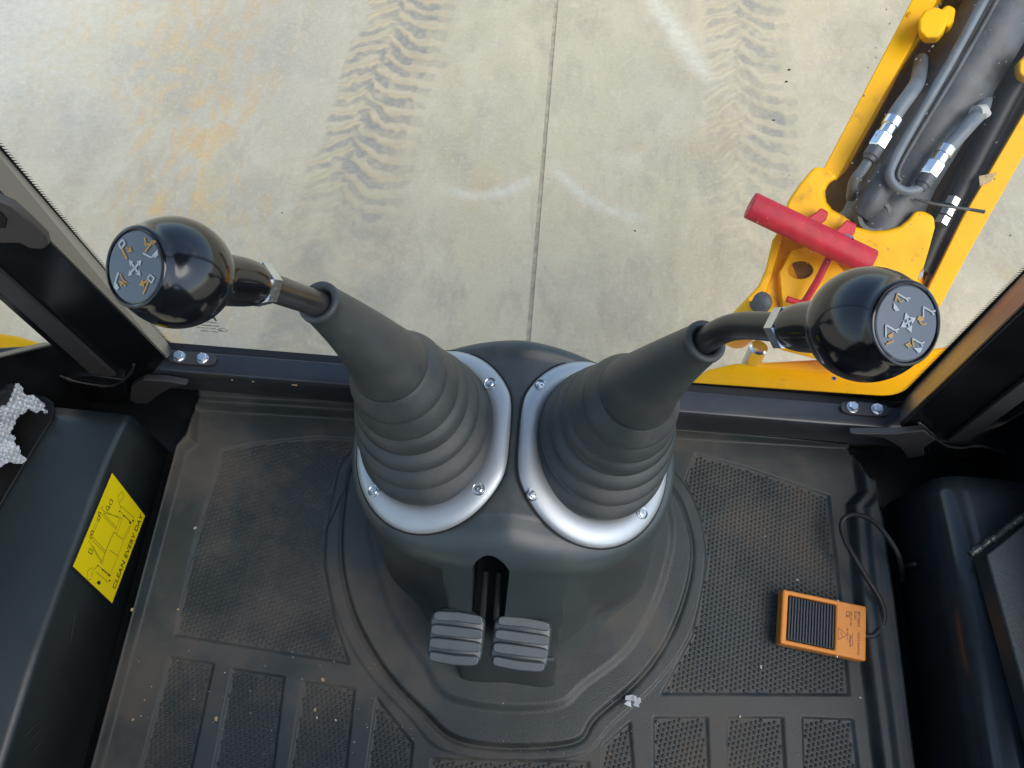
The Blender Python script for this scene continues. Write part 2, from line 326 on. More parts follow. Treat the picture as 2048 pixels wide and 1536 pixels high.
# ---------------------------------------------------------------- the ground: two concrete slabs, a joint, tyre prints
def vnoise(X, Y, sc, seed):
    r = np.random.default_rng(seed).random((256, 256)); x = X * sc; y = Y * sc
    xi = np.floor(x).astype(int); yi = np.floor(y).astype(int); fx = x - xi; fy = y - yi; fx = fx * fx * (3 - 2 * fx); fy = fy * fy * (3 - 2 * fy)
    g = lambda a, b_: r[a % 256, b_ % 256]
    return (g(xi, yi) * (1 - fx) + g(xi + 1, yi) * fx) * (1 - fy) + (g(xi, yi + 1) * (1 - fx) + g(xi + 1, yi + 1) * fx) * fy
def track(X, Y, xc, hw, pitch, seed):
    """tread prints: a long curved lug on the right half, a short raking one on the left, staggered"""
    wx = (vnoise(X, Y, 11, seed) - .5) * .05 + (vnoise(X, Y, 40, seed + 1) - .5) * .022
    wy = (vnoise(X, Y, 10, seed + 7) - .5) * .035 + (vnoise(X, Y, 38, seed + 8) - .5) * .020
    u = (X + wx - xc(Y)) / hw; Yw = Y + wy
    def band(ph, lo, hi):
        f = ph - np.floor(ph); d = np.abs(f - .5) * 2
        return smst(1 - d, lo, hi), smst(f, .70, .80) * (1 - smst(f, .88, .98))
    r_, rr = band((Yw + .075 * smst(u, -.35, .35) + .02 * smst(u, -.35, -.1)) / pitch, .34, .60)
    l_, lr = band((Yw - .13 * (u + .15)) / pitch + .45, .42, .70)
    mr = smst(u, -.38, -.26) * (1 - smst(u, .62, .72)); ml = (1 - smst(u, -.30, -.18)) * smst(u, -.98, -.85)
    tip = smst(u, .55, .62) * (1 - smst(u, .92, 1.0)) * r_ * .45
    f1 = smst(vnoise(X, Y, 4.0, seed + 3), 0.10, 0.55); gap = smst(vnoise(X, Y, 26, seed + 4), 0.10, 0.40)
    lug = np.maximum(r_ * mr, l_ * ml * .85) * (.45 + .55 * f1) * (.35 + .65 * gap); lug = np.maximum(lug, tip * f1)
    rim = np.maximum(rr * mr, lr * ml)
    mud = smst(1 - np.abs(u), -.05, .25) * .45 + rim * .6
    return lug, mud, rim
def slab(x0, x1, y0, y1, n0, n1, parent):
    xs = np.linspace(x0, x1, n0); ys = np.linspace(y0, y1, n1); X, Y = np.meshgrid(xs, ys, indexing='ij')
    if x0 > 0 or abs(x0) < 0.3: pass
    jx = 0.0326 + 0.0088 * Y                                           # the joint runs almost straight ahead
    t = (X - x0) / (x1 - x0)
    if x1 < 0.5: Xj = x0 + t * (jx - 0.008 - x0)
    else: Xj = (jx + 0.008) + t * (x1 - jx - 0.008)
    X = Xj
    l1, m1, r1 = track(X, Y, lambda y: np.interp(y, [1.2, 1.5, 1.9, 2.3, 2.9], [-.66, -.66, -.64, -.60, -.545]), 0.205, 0.079, 11)
    l2, m2, r2 = track(X, Y, lambda y: 0.865 + 0.02 * (y - 2), 0.19, 0.085, 31)
    f1 = .30 + .70 * smst(Y, 1.45, 2.0); f2 = 0.68 * smst(Y, 1.2, 2.4)
    lug = l1 * f1 + l2 * f2; mud = m1 * (0.2 + .7 * f1) + m2 * f2 * .6
    lug = np.clip(lug + 0.60 * smst(1 - abs((X + .64) / .26), 0, .5) * (1 - f1) * smst(vnoise(X, Y, 8, 71), .35, .8) + .22 * smst(1 - abs((X - .88) / .24), 0, .5) * smst(vnoise(X, Y, 6, 72), .3, .8), 0, 1)
    warm = np.clip(smst(-X, 0.75, 1.3) * (1 - smst(-X, 1.7, 2.3)) * 0.9, 0, 1) * smst(vnoise(X, Y, 1.7, 5), 0.25, 0.7)
    g = smst(vnoise(X, Y, 1.3, 77), .35, .8)
    grey = np.clip(0.55 * np.exp(-(((X + 1.05) / .38) ** 2 + ((Y - 2.55) / .42) ** 2)) + 0.5 * np.exp(-(((X - .35) / .38) ** 2 + ((Y - 2.35) / .6) ** 2)) * (0.5 + .5 * g) + .3 * np.exp(-((X - .07) / .12) ** 2) * g, 0, 1)
    pale = np.zeros_like(X)
    def arc(cx, cy, r, a0, a1, w, k):
        d = np.abs(np.hypot(X - cx, Y - cy) - r); an = np.degrees(np.arctan2(Y - cy, X - cx))
        return k * np.exp(-(d / w) ** 2) * smst(an, a0, a0 + 25) * (1 - smst(an, a1 - 25, a1))
    pale += arc(-0.20, 2.08, 0.26, -125, -25, 0.022, 0.42) + arc(0.44, 2.16, 0.38, -165, -80, 0.024, 0.42)  # window reflections and smears painted as pale arcs on the concrete
    pale += 0.5 * np.exp(-((X - .52 - 0.5 * (2.85 - Y)) / .05) ** 2) * smst(Y, 2.4, 2.6) * (1 - smst(Y, 2.9, 3.0))
    pale += 0.45 * smst(-X, 1.2, 2.2) * smst(Y, 1.6, 2.4)  # window glare at far left, painted into the concrete colour
    dz = 0.0035 * (r1 * f1 + r2 * f2) - 0.001 * lug + 0.0015 * (vnoise(X, Y, 40, 3) - .5)
    eb = np.minimum(abs(X - X[0:1, :]), abs(X - X[-1:, :])); dz = dz * smst(eb, 0, 0.02)
    Z = np.full_like(X, GZ) + dz
    c0 = Vector(((x0 + x1) / 2, y0, GZ - .1)); n = n0 * n1
    co_ = np.stack([X.ravel(), Y.ravel(), Z.ravel()], 1)
    i = np.arange(n0 - 1)[:, None] * n1 + np.arange(n1 - 1)[None, :]; i = i.ravel()
    q = np.stack([i, i + n1, i + n1 + 1, i + 1], 1)
    # skirt down the slab's edges gives it thickness
    ring = [a * n1 for a in range(n0)] + [(n0 - 1) * n1 + b_ for b_ in range(1, n1)] + [a * n1 + n1 - 1 for a in range(n0 - 2, -1, -1)] + [b_ for b_ in range(n1 - 2, 0, -1)]
    low = co_[ring].copy(); low[:, 2] = GZ - 0.05; base = n; k = len(ring)
    sk = [[ring[j], ring[(j + 1) % k], base + (j + 1) % k, base + j] for j in range(k)]
    allv = np.vstack([co_, low]); me = bpy.data.meshes.new('concrete_slab')
    me.from_pydata(allv.tolist(), [], q.tolist() + sk); me.update()
    for nm, a in (('lug', lug), ('mud', mud), ('warm', warm), ('grey', grey), ('pale', np.clip(pale, 0, 1))):
        at = me.attributes.new(nm, 'FLOAT', 'POINT'); at.data.foreach_set('value', np.concatenate([np.clip(a, 0, 1).ravel(), np.zeros(k)]).astype(np.float32))
    me.polygons.foreach_set('use_smooth', [True] * len(me.polygons)); me.set_sharp_from_angle(angle=math.radians(60))
    return link('concrete_slab', me, m_ground, parent)
g = mesh('ground', [(-600, -600, GZ - .012), (600, -600, GZ - .012), (600, 600, GZ - .012), (-600, 600, GZ - .012)], [[0, 1, 2, 3]], m_ground)
g.location = (0, 0, GZ - .012); g['kind'] = 'structure'
gr = empty('concrete_yard', (0, 0, 0), kind='structure')
slab(-2.8, 0.04, 0.6, 3.7, 450, 520, gr); slab(0.05, 2.8, 0.6, 3.7, 430, 520, gr)
mesh('joint_sealant', [(0.0326 + .0088 * y + s, y, GZ - .0035) for y in np.linspace(.6, 3.7, 41) for s in (-.012, .012)],
     [[2 * i, 2 * i + 1, 2 * i + 3, 2 * i + 2] for i in range(40)], m_joint, gr)

# ---------------------------------------------------------------- floor mat (moulded rubber, one height field)
def sdf(poly, X, Y):
    P = np.array([(p[0], p[1]) for p in poly]); d = np.full(X.shape, 1e9); ins = np.zeros(X.shape, bool); n = len(P)
    for i in range(n):
        a = P[i]; b_ = P[(i + 1) % n]; e = b_ - a; wx = X - a[0]; wy = Y - a[1]
        t = np.clip((wx * e[0] + wy * e[1]) / (e @ e), 0, 1); d = np.minimum(d, np.hypot(wx - e[0] * t, wy - e[1] * t))
        c = (a[1] > Y) != (b_[1] > Y); xi = a[0] + (Y - a[1]) * e[0] / (e[1] if abs(e[1]) > 1e-12 else 1e-12); ins ^= c & (X < xi)
    return np.where(ins, -d, d)
pz = lambda L, z=0.0: [tuple(atZ(a, b_, z))[:2] for a, b_ in L]
OUT = [(-0.508, -0.30), (-0.508, 0.365), (-0.498, 0.385), (-0.492, 0.462), (0.545, 0.462), (0.560, 0.415), (0.574, 0.395), (0.576, -0.30)]
INN = pz([(402, 822), (1700, 898), (1712, 985), (1690, 1010), (1705, 1200), (1745, 1536), (1800, 2000), (60, 2000), (205, 1536), (375, 905), (398, 890)])
RING1 = cspline(pz([(716, 900), (688, 985), (680, 1110), (706, 1230), (770, 1345), (850, 1430), (905, 1478), (1000, 1497), (1150, 1487), (1195, 1435), (1290, 1350), (1350, 1255), (1385, 1140), (1380, 1050), (1335, 960), (1200, 850), (850, 830)], .012), 6)
RING0 = cspline(pz([(700, 900), (665, 985), (650, 1110), (675, 1235), (730, 1340), (820, 1440), (880, 1500), (1000, 1522), (1160, 1512), (1225, 1450), (1320, 1360), (1385, 1260), (1411, 1130), (1403, 1040), (1355, 950), (1220, 830), (840, 810)], 0), 6)
LIP = cspline(pz([(745, 1020), (752, 1110), (790, 1230), (850, 1320), (893, 1386), (1000, 1410), (1115, 1405), (1165, 1365), (1260, 1285), (1325, 1150), (1335, 1020), (1250, 860), (830, 850)], .02), 5)
PANELS = [
    pz([(443, 898), (505, 885), (640, 872), (760, 880), (700, 960), (655, 1060), (650, 1130), (672, 1240), (702, 1330), (530, 1302), (347, 1272), (385, 1090)]),
    pz([(1390, 905), (1500, 935), (1660, 990), (1680, 1160), (1702, 1392), (1320, 1390), (1385, 1270), (1413, 1130), (1400, 1030), (1370, 960)]),
    pz([(338, 1312), (430, 1325), (380, 1560), (330, 1760), (215, 1760), (272, 1560)]),
    pz([(462, 1335), (571, 1352), (546, 1560), (500, 1760), (380, 1760), (420, 1560)]),
    pz([(605, 1360), (712, 1375), (692, 1560), (680, 1760), (560, 1760), (573, 1560)]),
    pz([(752, 1390), (828, 1486), (822, 1560), (820, 1760), (712, 1760), (728, 1560)]),
    pz([(862, 1515), (1180, 1522), (1180, 1760), (850, 1760)]),
    pz([(1205, 1490), (1262, 1440), (1272, 1560), (1280, 1760), (1190, 1760)]),
    pz([(1306, 1433), (1417, 1433), (1422, 1560), (1440, 1760), (1310, 1760)]),
    pz([(1452, 1433), (1568, 1433), (1575, 1560), (1600, 1760), (1456, 1760)]),
    pz([(1604, 1433), (1708, 1437), (1722, 1560), (1740, 1760), (1612, 1760)])]
def mat_height(X, Y):
    do = -sdf(OUT, X, Y); di = sdf(INN, X, Y)          # >0 outside the flat floor
    side = np.clip(di, 0, None)
    h = 0.020 * smst(side, 0.0, 0.010) + 0.008 * smst(side, 0.018, 0.026) + 0.010 * smst(side, 0.036, 0.056)
    h = np.where(do < 0.006, h - 0.012 * (1 - np.clip(do / 0.006, 0, 1)), h)
    r0 = sdf(RING0, X, Y); r1 = sdf(RING1, X, Y); lp = sdf(LIP, X, Y)
    h += 0.0025 * smst(-r0, 0.0, 0.003) * (side <= 0)
    h += 0.014 * smst(-r1, 0.0, 0.007) - 0.003 * np.exp(-((r1) / 0.003) ** 2)
    h += 0.005 * smst(-lp, -0.010, 0.004)
    for P in PANELS: h -= 0.0042 * smst(-sdf(P, X, Y), 0.0, 0.0028)
    return h + 0.0010 * (vnoise(X, Y, 12, 9) - .5)
xs = np.linspace(-0.515, 0.582, 600); ys = np.linspace(-0.12, 0.468, 330); X, Y = np.meshgrid(xs, ys, indexing='ij')
Hh = mat_height(X, Y); keep = sdf(OUT, X, Y) < 0.001
n0, n1 = X.shape; i = (np.arange(n0 - 1)[:, None] * n1 + np.arange(n1 - 1)[None, :])
kk = keep[:-1, :-1] & keep[1:, :-1] & keep[:-1, 1:] & keep[1:, 1:]; i = i[kk]
me = bpy.data.meshes.new('floor_mat'); me.from_pydata(np.stack([X.ravel(), Y.ravel(), Hh.ravel()], 1).tolist(), [], np.stack([i, i + n1, i + n1 + 1, i + 1], 1).tolist())
bm = bmesh.new(); bm.from_mesh(me); bmesh.ops.delete(bm, geom=[v for v in bm.verts if not v.link_faces], context='VERTS'); bm.to_mesh(me); bm.free()
me.polygons.foreach_set('use_smooth', [True] * len(me.polygons))
MAT = empty('floor_mat', (0.03, 0.15, 0), 'black moulded rubber floor mat with dimpled panels around the lever console', 'floor mat')
mo = link('moulded_sheet', me, m_mat, MAT); mo.location = -Vector(MAT.location)
# dimples
pitch = 0.0071; pts = []
for pi_, P in enumerate(PANELS):
    A = np.array(P); x0, y0 = A.min(0); x1, y1 = A.max(0); y0 = max(y0, -0.10)
    rot = 0.40 if pi_ < 2 else (0.78 if pi_ in (2, 3, 4, 5) else 0.3)
    cxp, cyp = (x0 + x1) / 2, (y0 + y1) / 2; R_ = max(x1 - x0, y1 - y0)
    nn = int(R_ / pitch) + 2; a, b_ = np.meshgrid(np.arange(-nn, nn + 1), np.arange(-nn, nn + 1))
    gx = (a + 0.5 * (b_ % 2)) * pitch; gy = b_ * pitch * 0.866
    qx = cxp + gx * math.cos(rot) - gy * math.sin(rot); qy = cyp + gx * math.sin(rot) + gy * math.cos(rot)
    ok = (sdf(P, qx, qy) < -0.0052) & (qy > -0.10) & (sdf(RING0, qx, qy) > 0.003); pts.append(np.stack([qx[ok], qy[ok]], 1))
pts = np.vstack(pts); hz = mat_height(pts[:, 0], pts[:, 1])
vs = []; fs = []; K = 8
prof = [(0.0028, -0.0007), (0.0024, 0.0012), (0.0014, 0.0020)]
base = np.array([[r * math.cos(2 * math.pi * k / K), r * math.sin(2 * math.pi * k / K), z] for r, z in prof for k in range(K)] + [[0, 0, 0.0022]])
bf = [[j * K + k, j * K + (k + 1) % K, (j + 1) * K + (k + 1) % K, (j + 1) * K + k] for j in range(2) for k in range(K)] + [[2 * K + k, 2 * K + (k + 1) % K, 3 * K] for k in range(K)]
allb = (base[None] + np.concatenate([pts, hz[:, None]], 1)[:, None, :]); nb = len(base)
for q in range(len(pts)): fs += [[i_ + q * nb for i_ in f_] for f_ in bf]
me = bpy.data.meshes.new('mat_dimples'); me.from_pydata(allb.reshape(-1, 3).tolist(), [], fs); me.polygons.foreach_set('use_smooth', [True] * len(me.polygons))
db = link('mat_dimples', me, m_mat, MAT); db.location = -Vector(MAT.location); db['kind'] = 'stuff'
# crumbs and chips trodden into the mat
parts = {0: [], 1: []}
spots = [(252, 1163, 5, 0), (272, 1222, 4, 0), (431, 1437, 5, 0), (645, 1359, 5, 0), (355, 1218, 3, 0), (628, 1419, 4, 0), (264, 1439, 3, 0), (389, 1055, 4, 1), (670, 1440, 3, 1), (632, 1435, 3, 1), (1525, 1333, 4, 1), (1598, 1158, 3, 1), (1722, 1395, 3, 1), (1481, 1433, 3, 1), (1652, 1098, 2, 1)]
for _ in range(35):
    spots.append((random.uniform(240, 760), random.uniform(1300, 1536), random.uniform(.8, 1.9), random.choice((0, 1, 1))))
for _ in range(8): spots.append((random.uniform(1250, 1800), random.uniform(950, 1536), random.uniform(.7, 1.6), random.choice((0, 1, 1))))
for _ in range(28): spots.append((random.uniform(690, 1350), random.uniform(1380, 1536), random.uniform(.7, 1.6), random.choice((0, 1))))
for a, b_, s, c in spots:
    p = atZ(a, b_, 0.004); z = float(mat_height(np.array([[p.x]]), np.array([[p.y]]))[0, 0]); r = s * 0.00042; t = random.uniform(0, 3.1)
    if p.x < -.505: z = 0.04
    ex = Vector((math.cos(t), math.sin(t), 0)); ey = Vector((-math.sin(t), math.cos(t), 0))
    poly = [Vector((p.x, p.y, z + .0004)) + ex * (x_ * r * 1.5) + ey * (y_ * r) for x_, y_ in ((-1, -.6), (.3, -1), (1, -.1), (.5, .9), (-.7, .8))]
    parts[c].append(prism_data(poly, Vector((0, 0, r * .7 + .0006))))
tag(mesh('straw_crumbs', *join(parts[0]), m_chip), 'tan crumbs of straw and grit scattered over the floor mat', 'grit', kind='stuff')
tag(mesh('pale_crumbs', *join(parts[1]), m_chipw), 'pale crumbs of grit scattered over the floor mat', 'grit', kind='stuff')
# torn foil scrap by the collar
fo = []
for k in range(9):
    c = atZ(1268 + random.uniform(-14, 12), 1402 + random.uniform(-9, 9), .018); ex, ey, n = frame((random.uniform(-.8, .8), random.uniform(-.8, .8), 1), (0.2, 1, 0))
    fo.append(prism_data([c + ex * random.uniform(-.006, -.002) + ey * random.uniform(-.004, 0), c + ex * .005 + ey * -.002, c + ex * .003 + ey * .005, c + ex * -.003 + ey * .003], n * .0006))
tag(mesh('foil_scrap', *join(fo), m_bubble), 'small crumpled scrap of torn plastic caught at the right edge of the mat collar', 'scrap')

# ---------------------------------------------------------------- console tower
XC = 0.008; ZT = 0.432; KX = 0.38; RY = 0.268
def ztop(x, y):
    dx = x - XC; s = np.sqrt(dx * dx + 0.012 ** 2) - 0.012
    k = 0.10 + (KX - 0.10) * smst(y, 0.125, 0.185)
    z = ZT - k * s - 0.22 * np.clip(0.19 - y, 0, None) * (1 - smst(abs(dx), .10, .16))
    z = z + 0.003 * smst(y, 0.352 + .10 * abs(dx), 0.366 + .10 * abs(dx)) * smst(0.12 - abs(dx), 0, 0.03) + (KX - .06) * s * smst(y, .345, .385) * .45
    return z
top_half = [(0, .142), (.048, .144), (.095, .155), (.134, .180), (.160, .217), (.172, .262), (.168, .305), (.145, .340), (.105, .364), (.055, .376), (0, .379)]
bas_half = [(0, .058), (.062, .058), (.106, .090), (.145, .132), (.175, .180), (.194, .230), (.200, .280), (.190, .335), (.150, .385), (.08, .412), (0, .418)]
def closed(half, xc): return [(xc + x, y) for x, y in half] + [(xc - x, y) for x, y in half[-2:0:-1]]
NS = 16
TO = np.array(cspline(closed(top_half, XC), NS)); BO = np.array(cspline(closed(bas_half, 0.028), NS)); NA = len(TO)
cen_t = np.array([XC, .262]); rows = []
dirs = TO - cen_t; r = 0.014 + 0.030 * (1 - smst(TO[:, 1], .145, .215)); rc = r[:, None]; Rr = np.linalg.norm(dirs, axis=1)[:, None]
ins = cen_t + dirs * (1 - rc / Rr); zE = ztop(ins[:, 0], ins[:, 1])
NZ = 60
for j in range(NZ + 1):
    t = j / NZ; e = t ** 0.85; p = BO * (1 - e) + TO * e; z = 0.004 + (zE - r - 0.004) * t
    xc = 0.028 * (1 - e) + XC * e; adx = abs(p[:, 0] - xc)
    wcol = .068
    mk = smst(adx, wcol - .004, wcol + .008) * (1 - smst(p[:, 1], 0.135, 0.205)) * smst(zE - r - .004 - z, 0.0, 0.016) * smst(z, -0.02, 0.05)
    nrm = (cen_t - p); nrm /= np.linalg.norm(nrm, axis=1)[:, None]
    p = p + nrm * (0.034 * mk)[:, None]
    foot = 0.004 * (1 - smst(np.array(t), 0, .06)); p = p - nrm * foot
    rows.append(np.column_stack([p, z]))
for j in range(1, 9):
    a = j / 8 * math.pi / 2; q = cen_t + dirs * (1 - rc * (1 - math.cos(a)) / Rr); rows.append(np.column_stack([q, zE - r + r * math.sin(a)]))
NI = 46
for j in range(1, NI):
    f_ = 1 - j / NI; q = cen_t + (ins - cen_t) * f_; rows.append(np.column_stack([q, ztop(q[:, 0], q[:, 1])]))
vs = np.vstack(rows); nr = len(rows); fs = []
for j in range(nr - 1):
    for k in range(NA):
        a = j * NA + k; b_ = j * NA + (k + 1) % NA; fs.append([a, b_, b_ + NA, a + NA])
vs = vs.tolist(); vs.append([cen_t[0], cen_t[1], float(ztop(cen_t[0], cen_t[1]))]); ci = len(vs) - 1
for k in range(NA): fs.append([(nr - 1) * NA + k, (nr - 1) * NA + (k + 1) % NA, ci])
fs.append(list(range(NA))[::-1])
TOW = empty('control_console', (0.028, 0.25, 0), 'dark grey moulded console with two silver trim rings and a centre slot', 'console')
th = mesh('housing', vs, fs, m_tower, TOW, smooth=True)
sx = -0.006; cut = []
for k in range(25):
    a = math.pi * k / 24; cut.append((sx + 0.0185 * math.cos(a), 0.02, 0.388 + 0.026 * math.sin(a)))
cut += [(sx - .0185, .02, .16), (sx + .0185, .02, .16)]
cutter = mesh('slot_cutter', *prism_data(cut, (0, .20, 0)), None)
bpy.context.view_layer.update()
boolean(th, cutter); th.data.materials.clear(); th.data.materials.append(m_tower)
th.data.set_sharp_from_angle(angle=math.radians(50))
RINGS = []
for sg in (-1, 1):
    nx = Vector((sg * math.sin(math.atan(KX)), 0, math.cos(math.atan(KX)))); ex = Vector((nx.z, 0, -nx.x)); ey = Vector((0, 1, 0))
    cx_ = XC + (sg * 0.082 if sg < 0 else 0.079); c = Vector((cx_, RY, ZT - KX * (math.hypot(.082, .012) - .012) + .0015)); RINGS.append((c, ex, ey, nx))
    vs = []; fs = []; n = 144; clip = 0.0825
    pr_ = [(0.0, 0.0), (0.0, .005), (.05, .0075), (.15, .0102), (.32, .0122), (.5, .0125), (.7, .0112), (.88, .008), (.97, .005), (1.0, .002), (1.0, 0)]
    for k in range(n):
        a = 2 * math.pi * k / n; ca, sa = math.cos(a), math.sin(a)
        ou = 0.0870 * ca; ov = 0.0985 * sa
        # flattened along the console's centre line
        lim = 0.0818
        if -sg * ou > lim - .004: ou = -sg * (lim - .004 + (lim * 0.05) * math.tanh((-sg * ou - lim + .004) / .006))
        iu = sg * .003 + 0.0640 * ca; iv = .004 + 0.0720 * sa
        for t, h in pr_:
            vs.append(c + ex * (iu + (ou - iu) * t) + ey * (iv + (ov - iv) * t) + nx * (h * .74))
    m_ = len(pr_)
    for k in range(n):
        for j in range(m_):
            a = k * m_ + j; b_ = k * m_ + (j + 1) % m_; k2 = (k + 1) % n; fs.append([a, b_, k2 * m_ + (j + 1) % m_, k2 * m_ + j])
    rg = mesh('trim_ring', vs, fs, m_ring, TOW, smooth=True, angle=60)
    BVH = BVHTree.FromPolygons([V(p_) for p_ in vs], fs)
    # dark band round the ring, its edge shadow modelled as a strip
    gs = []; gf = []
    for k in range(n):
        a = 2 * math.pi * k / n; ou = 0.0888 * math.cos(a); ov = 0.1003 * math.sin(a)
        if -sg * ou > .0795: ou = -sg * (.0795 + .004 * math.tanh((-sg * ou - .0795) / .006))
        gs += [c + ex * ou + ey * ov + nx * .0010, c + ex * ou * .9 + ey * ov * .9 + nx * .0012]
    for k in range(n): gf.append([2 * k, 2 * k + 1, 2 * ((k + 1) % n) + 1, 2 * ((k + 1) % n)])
    mesh('ring_shadow', gs, gf, m_black, TOW)
    for (a, b_) in ([(748, 982), (957, 978), (980, 767)] if sg < 0 else [(1067, 988), (1284, 1026), (1083, 771)]):
        hit = BVH.ray_cast(CAM, ray(a, b_).normalized()); v = ray(a, b_)
        q = hit[0] if hit[0] is not None else CAM + v * ((c + nx * .006 - CAM).dot(nx) / v.dot(nx))
        q = q + nx * .0002
        s_ = mesh('trim_screw', *join([lathe_data(q - nx * .004, nx, [(0, .0064), (.0040, .0064), (.0046, .0060), (.0040, .0052), (.0020, .0048)], 28),
                                        lathe_data(q - nx * .004, nx, [(0, .0040), (.0034, .0040), (.0044, .0030), (.0046, .0016), (.0030, .0013)], 20)]), m_steel, TOW, smooth=True, angle=35)
# pedal levers inside the slot
# ---------------------------------------------------------------- control levers
def lever(sg, T, Pm, A, B, rodpts, nut, label, gl, symbols):
    c, ex, ey, nx = RINGS[0 if sg < 0 else 1]
    root = empty('control_lever', c, label, 'control lever', 'pair of excavator control levers on the console')
    Td = (T - Pm).normalized(); C0 = c + ey * .004 + ex * (sg * .0035) + nx * .003
    P = [C0, C0 + (nx + Vector((-sg * .18, 0, .25))).normalized() * 0.100, T - Td * 0.125 + Vector((-sg * .012, 0, 0)), T]
    bz = lambda t: P[0] * (1 - t) ** 3 + P[1] * 3 * t * (1 - t) ** 2 + P[2] * 3 * t * t * (1 - t) + P[3] * t ** 3
    dbz = lambda t: ((P[1] - P[0]) * (1 - t) ** 2 + (P[2] - P[1]) * 2 * t * (1 - t) + (P[3] - P[2]) * t * t).normalized()
    # profile
    TB = 0.62; NF = 6; prof = []
    for i_ in range(NF * 14 + 1):
        x = i_ / (NF * 14); fold = x * NF; fr = fold - math.floor(fold) if i_ < NF * 14 else 1.0
        r0 = 0.0650 + (0.0345 - 0.0650) * x ** 1.10 + .0012 * math.sin(i_ * .37)
        amp = 0.0165 * (1 - .72 * x)
        bul = math.sin(math.pi * fr) ** 0.62 if 0 < fr < 1 else 0
        prof.append((TB * x, r0 - 0.0018 * (1 - fr) * 0 + amp * (bul - .45) + 0.0024 * (0.5 - fr)))
    for x in np.linspace(0.03, 1, 26):
        t = TB + (1 - TB) * x; prof.append((t, 0.0335 + (0.0148 - 0.0335) * x ** 0.95))
    vs = []; fs = []; n = 96; Tn = (P[3] - P[2]).normalized()
    for t, r_ in prof:
        tn = dbz(t); ce = bz(t); u = ex - tn * ex.dot(tn); u.normalize(); w = tn.cross(u)
        el = 1 - t / .6 if t < .6 else 0
        for k in range(n):
            a = 2 * math.pi * k / n; vs.append(ce + u * math.cos(a) * r_ * (1 - .03 * el) + w * math.sin(a) * r_ * (1 + 0.08 * el))
    nr_ = len(prof)
    tn = Tn; u = (ex - tn * ex.dot(tn)).normalized(); w = tn.cross(u)
    for dr, ds in ((.0155, .0015), (.0152, .0040), (.0138, .0052), (.0115, .0050), (.0095, .0030), (.0092, -.010)):
        for k in range(n):
            a = 2 * math.pi * k / n; vs.append(T + tn * ds + (u * math.cos(a) + w * math.sin(a)) * dr)
        nr_ += 1
    for i_ in range(nr_ - 1):
        for k in range(n): a = i_ * n + k; b_ = i_ * n + (k + 1) % n; fs.append([a, b_, b_ + n, a + n])
    mesh('gaiter', vs, fs, m_boot, root, smooth=True, angle=75)
    ax = (B - A).normalized(); Lk = (B - A).length
    pts_ = [T - Tn * .03, T - Tn * .006] + rodpts + [A - ax * .028, A - ax * .004]
    sm = [Vector(q) for q in spline([tuple(q) for q in pts_], 10)]
    tube('rod', sm, 0.0089, m_rod, root, 28)
    lathe('lock_nut', A - ax * nut, ax, [(-.0058, .0118), (-.0052, .0136), (.0022, .0136), (.003, .0118)], m_steel, root, 6, 20, phase=.4)
    k_ = Lk / 0.068
    pf = [(-nut + .003, .0112), (-nut + .0042, .0128), (-.014, .0142), (.000, .0148), (.0085, .0154), (.0105, .0168), (.0130, .0194), (.0165, .0222), (.0210, .0249), (.0260, .0270), (.0310, .0284), (.0360, .0290), (.0410, .0289), (.0460, .0280), (.0510, .0265), (.0560, .0243), (.0600, .0222), (.0630, .0208), (.0652, .0205), (.0660, .0198), (.0662, .0190), (.0658, .0184), (.0650, .0182), (.0650, .0001)]
    pf = [tuple(q) for q in spline(pf[:17], 3)] + pf[17:]
    kn = lathe('knob', A, ax, [(s * k_ if s > 0 else s, r_) for s, r_ in pf], m_knob, root, 72, 40)
    O = A + ax * (.0652 * k_); ev = (UP - ax * UP.dot(ax)).normalized(); eu = ev.cross(ax)
    if eu.dot(RT) < 0: eu = -eu
    lathe('symbol_disc', O - ax * .0015, ax, [(0, .0178), (.0018, .0178), (.0022, .0172), (.0024, .0001)], m_disc, kn, 48, 30)
    s_ = 0.0172; eu = eu * s_; ev_ = ev * s_
    flip = eu.normalized().cross(ev_.normalized()).dot(ax)
    hh = .0012 if flip > 0 else -.0012
    wh, orr = symbols
    flat2d('white_symbols', wh, O, eu, ev_, hh, m_white, kn, .00012 if flip > 0 else -.00012)
    flat2d('orange_symbols', orr, O, eu, ev_, hh, m_orange, kn, .00012 if flip > 0 else -.00012)
    return root
def N1(x, y): return ((x - 650) / 392, -(y - 830) / 525)
def N2(x, y): return ((x - 905) / 480, -(y - 760) / 590)
wsy = []; osy = []
c = N1(672, 850)
for q in ((588, 722), (780, 742), (568, 962), (762, 972)): wsy += arrow(c, N1(*q), .06, .13)
wsy += pline([N1(430, 470), N1(490, 410), N1(530, 475), N1(465, 540)], .07, True) + pline([N1(800, 640), N1(920, 712), N1(985, 700)], .055) + [[N1(930, 700), N1(1022, 610), N1(1030, 690), N1(985, 728)]]
wsy += pline([N1(420, 895), N1(375, 1000), N1(358, 1060)], .07) + [[N1(345, 1040), N1(385, 1050), N1(425, 1130), N1(385, 1160), N1(345, 1120)]] + pline([N1(865, 1020), N1(905, 965), N1(965, 1020), N1(925, 1090)], .055, True)
osy += pline([N1(480, 550), N1(530, 660), N1(555, 705)], .08) + arrow(N1(540, 530), N1(640, 605), .07, .14) + [[N1(540, 530), N1(600, 545), N1(575, 590)]]
osy += pline([N1(830, 415), N1(850, 520), N1(905, 520)], .07) + pline([N1(830, 630), N1(940, 500), N1(1000, 490)], .07) + [[N1(815, 500), N1(870, 500), N1(850, 550)], [N1(920, 470), N1(985, 470), N1(960, 540)]]
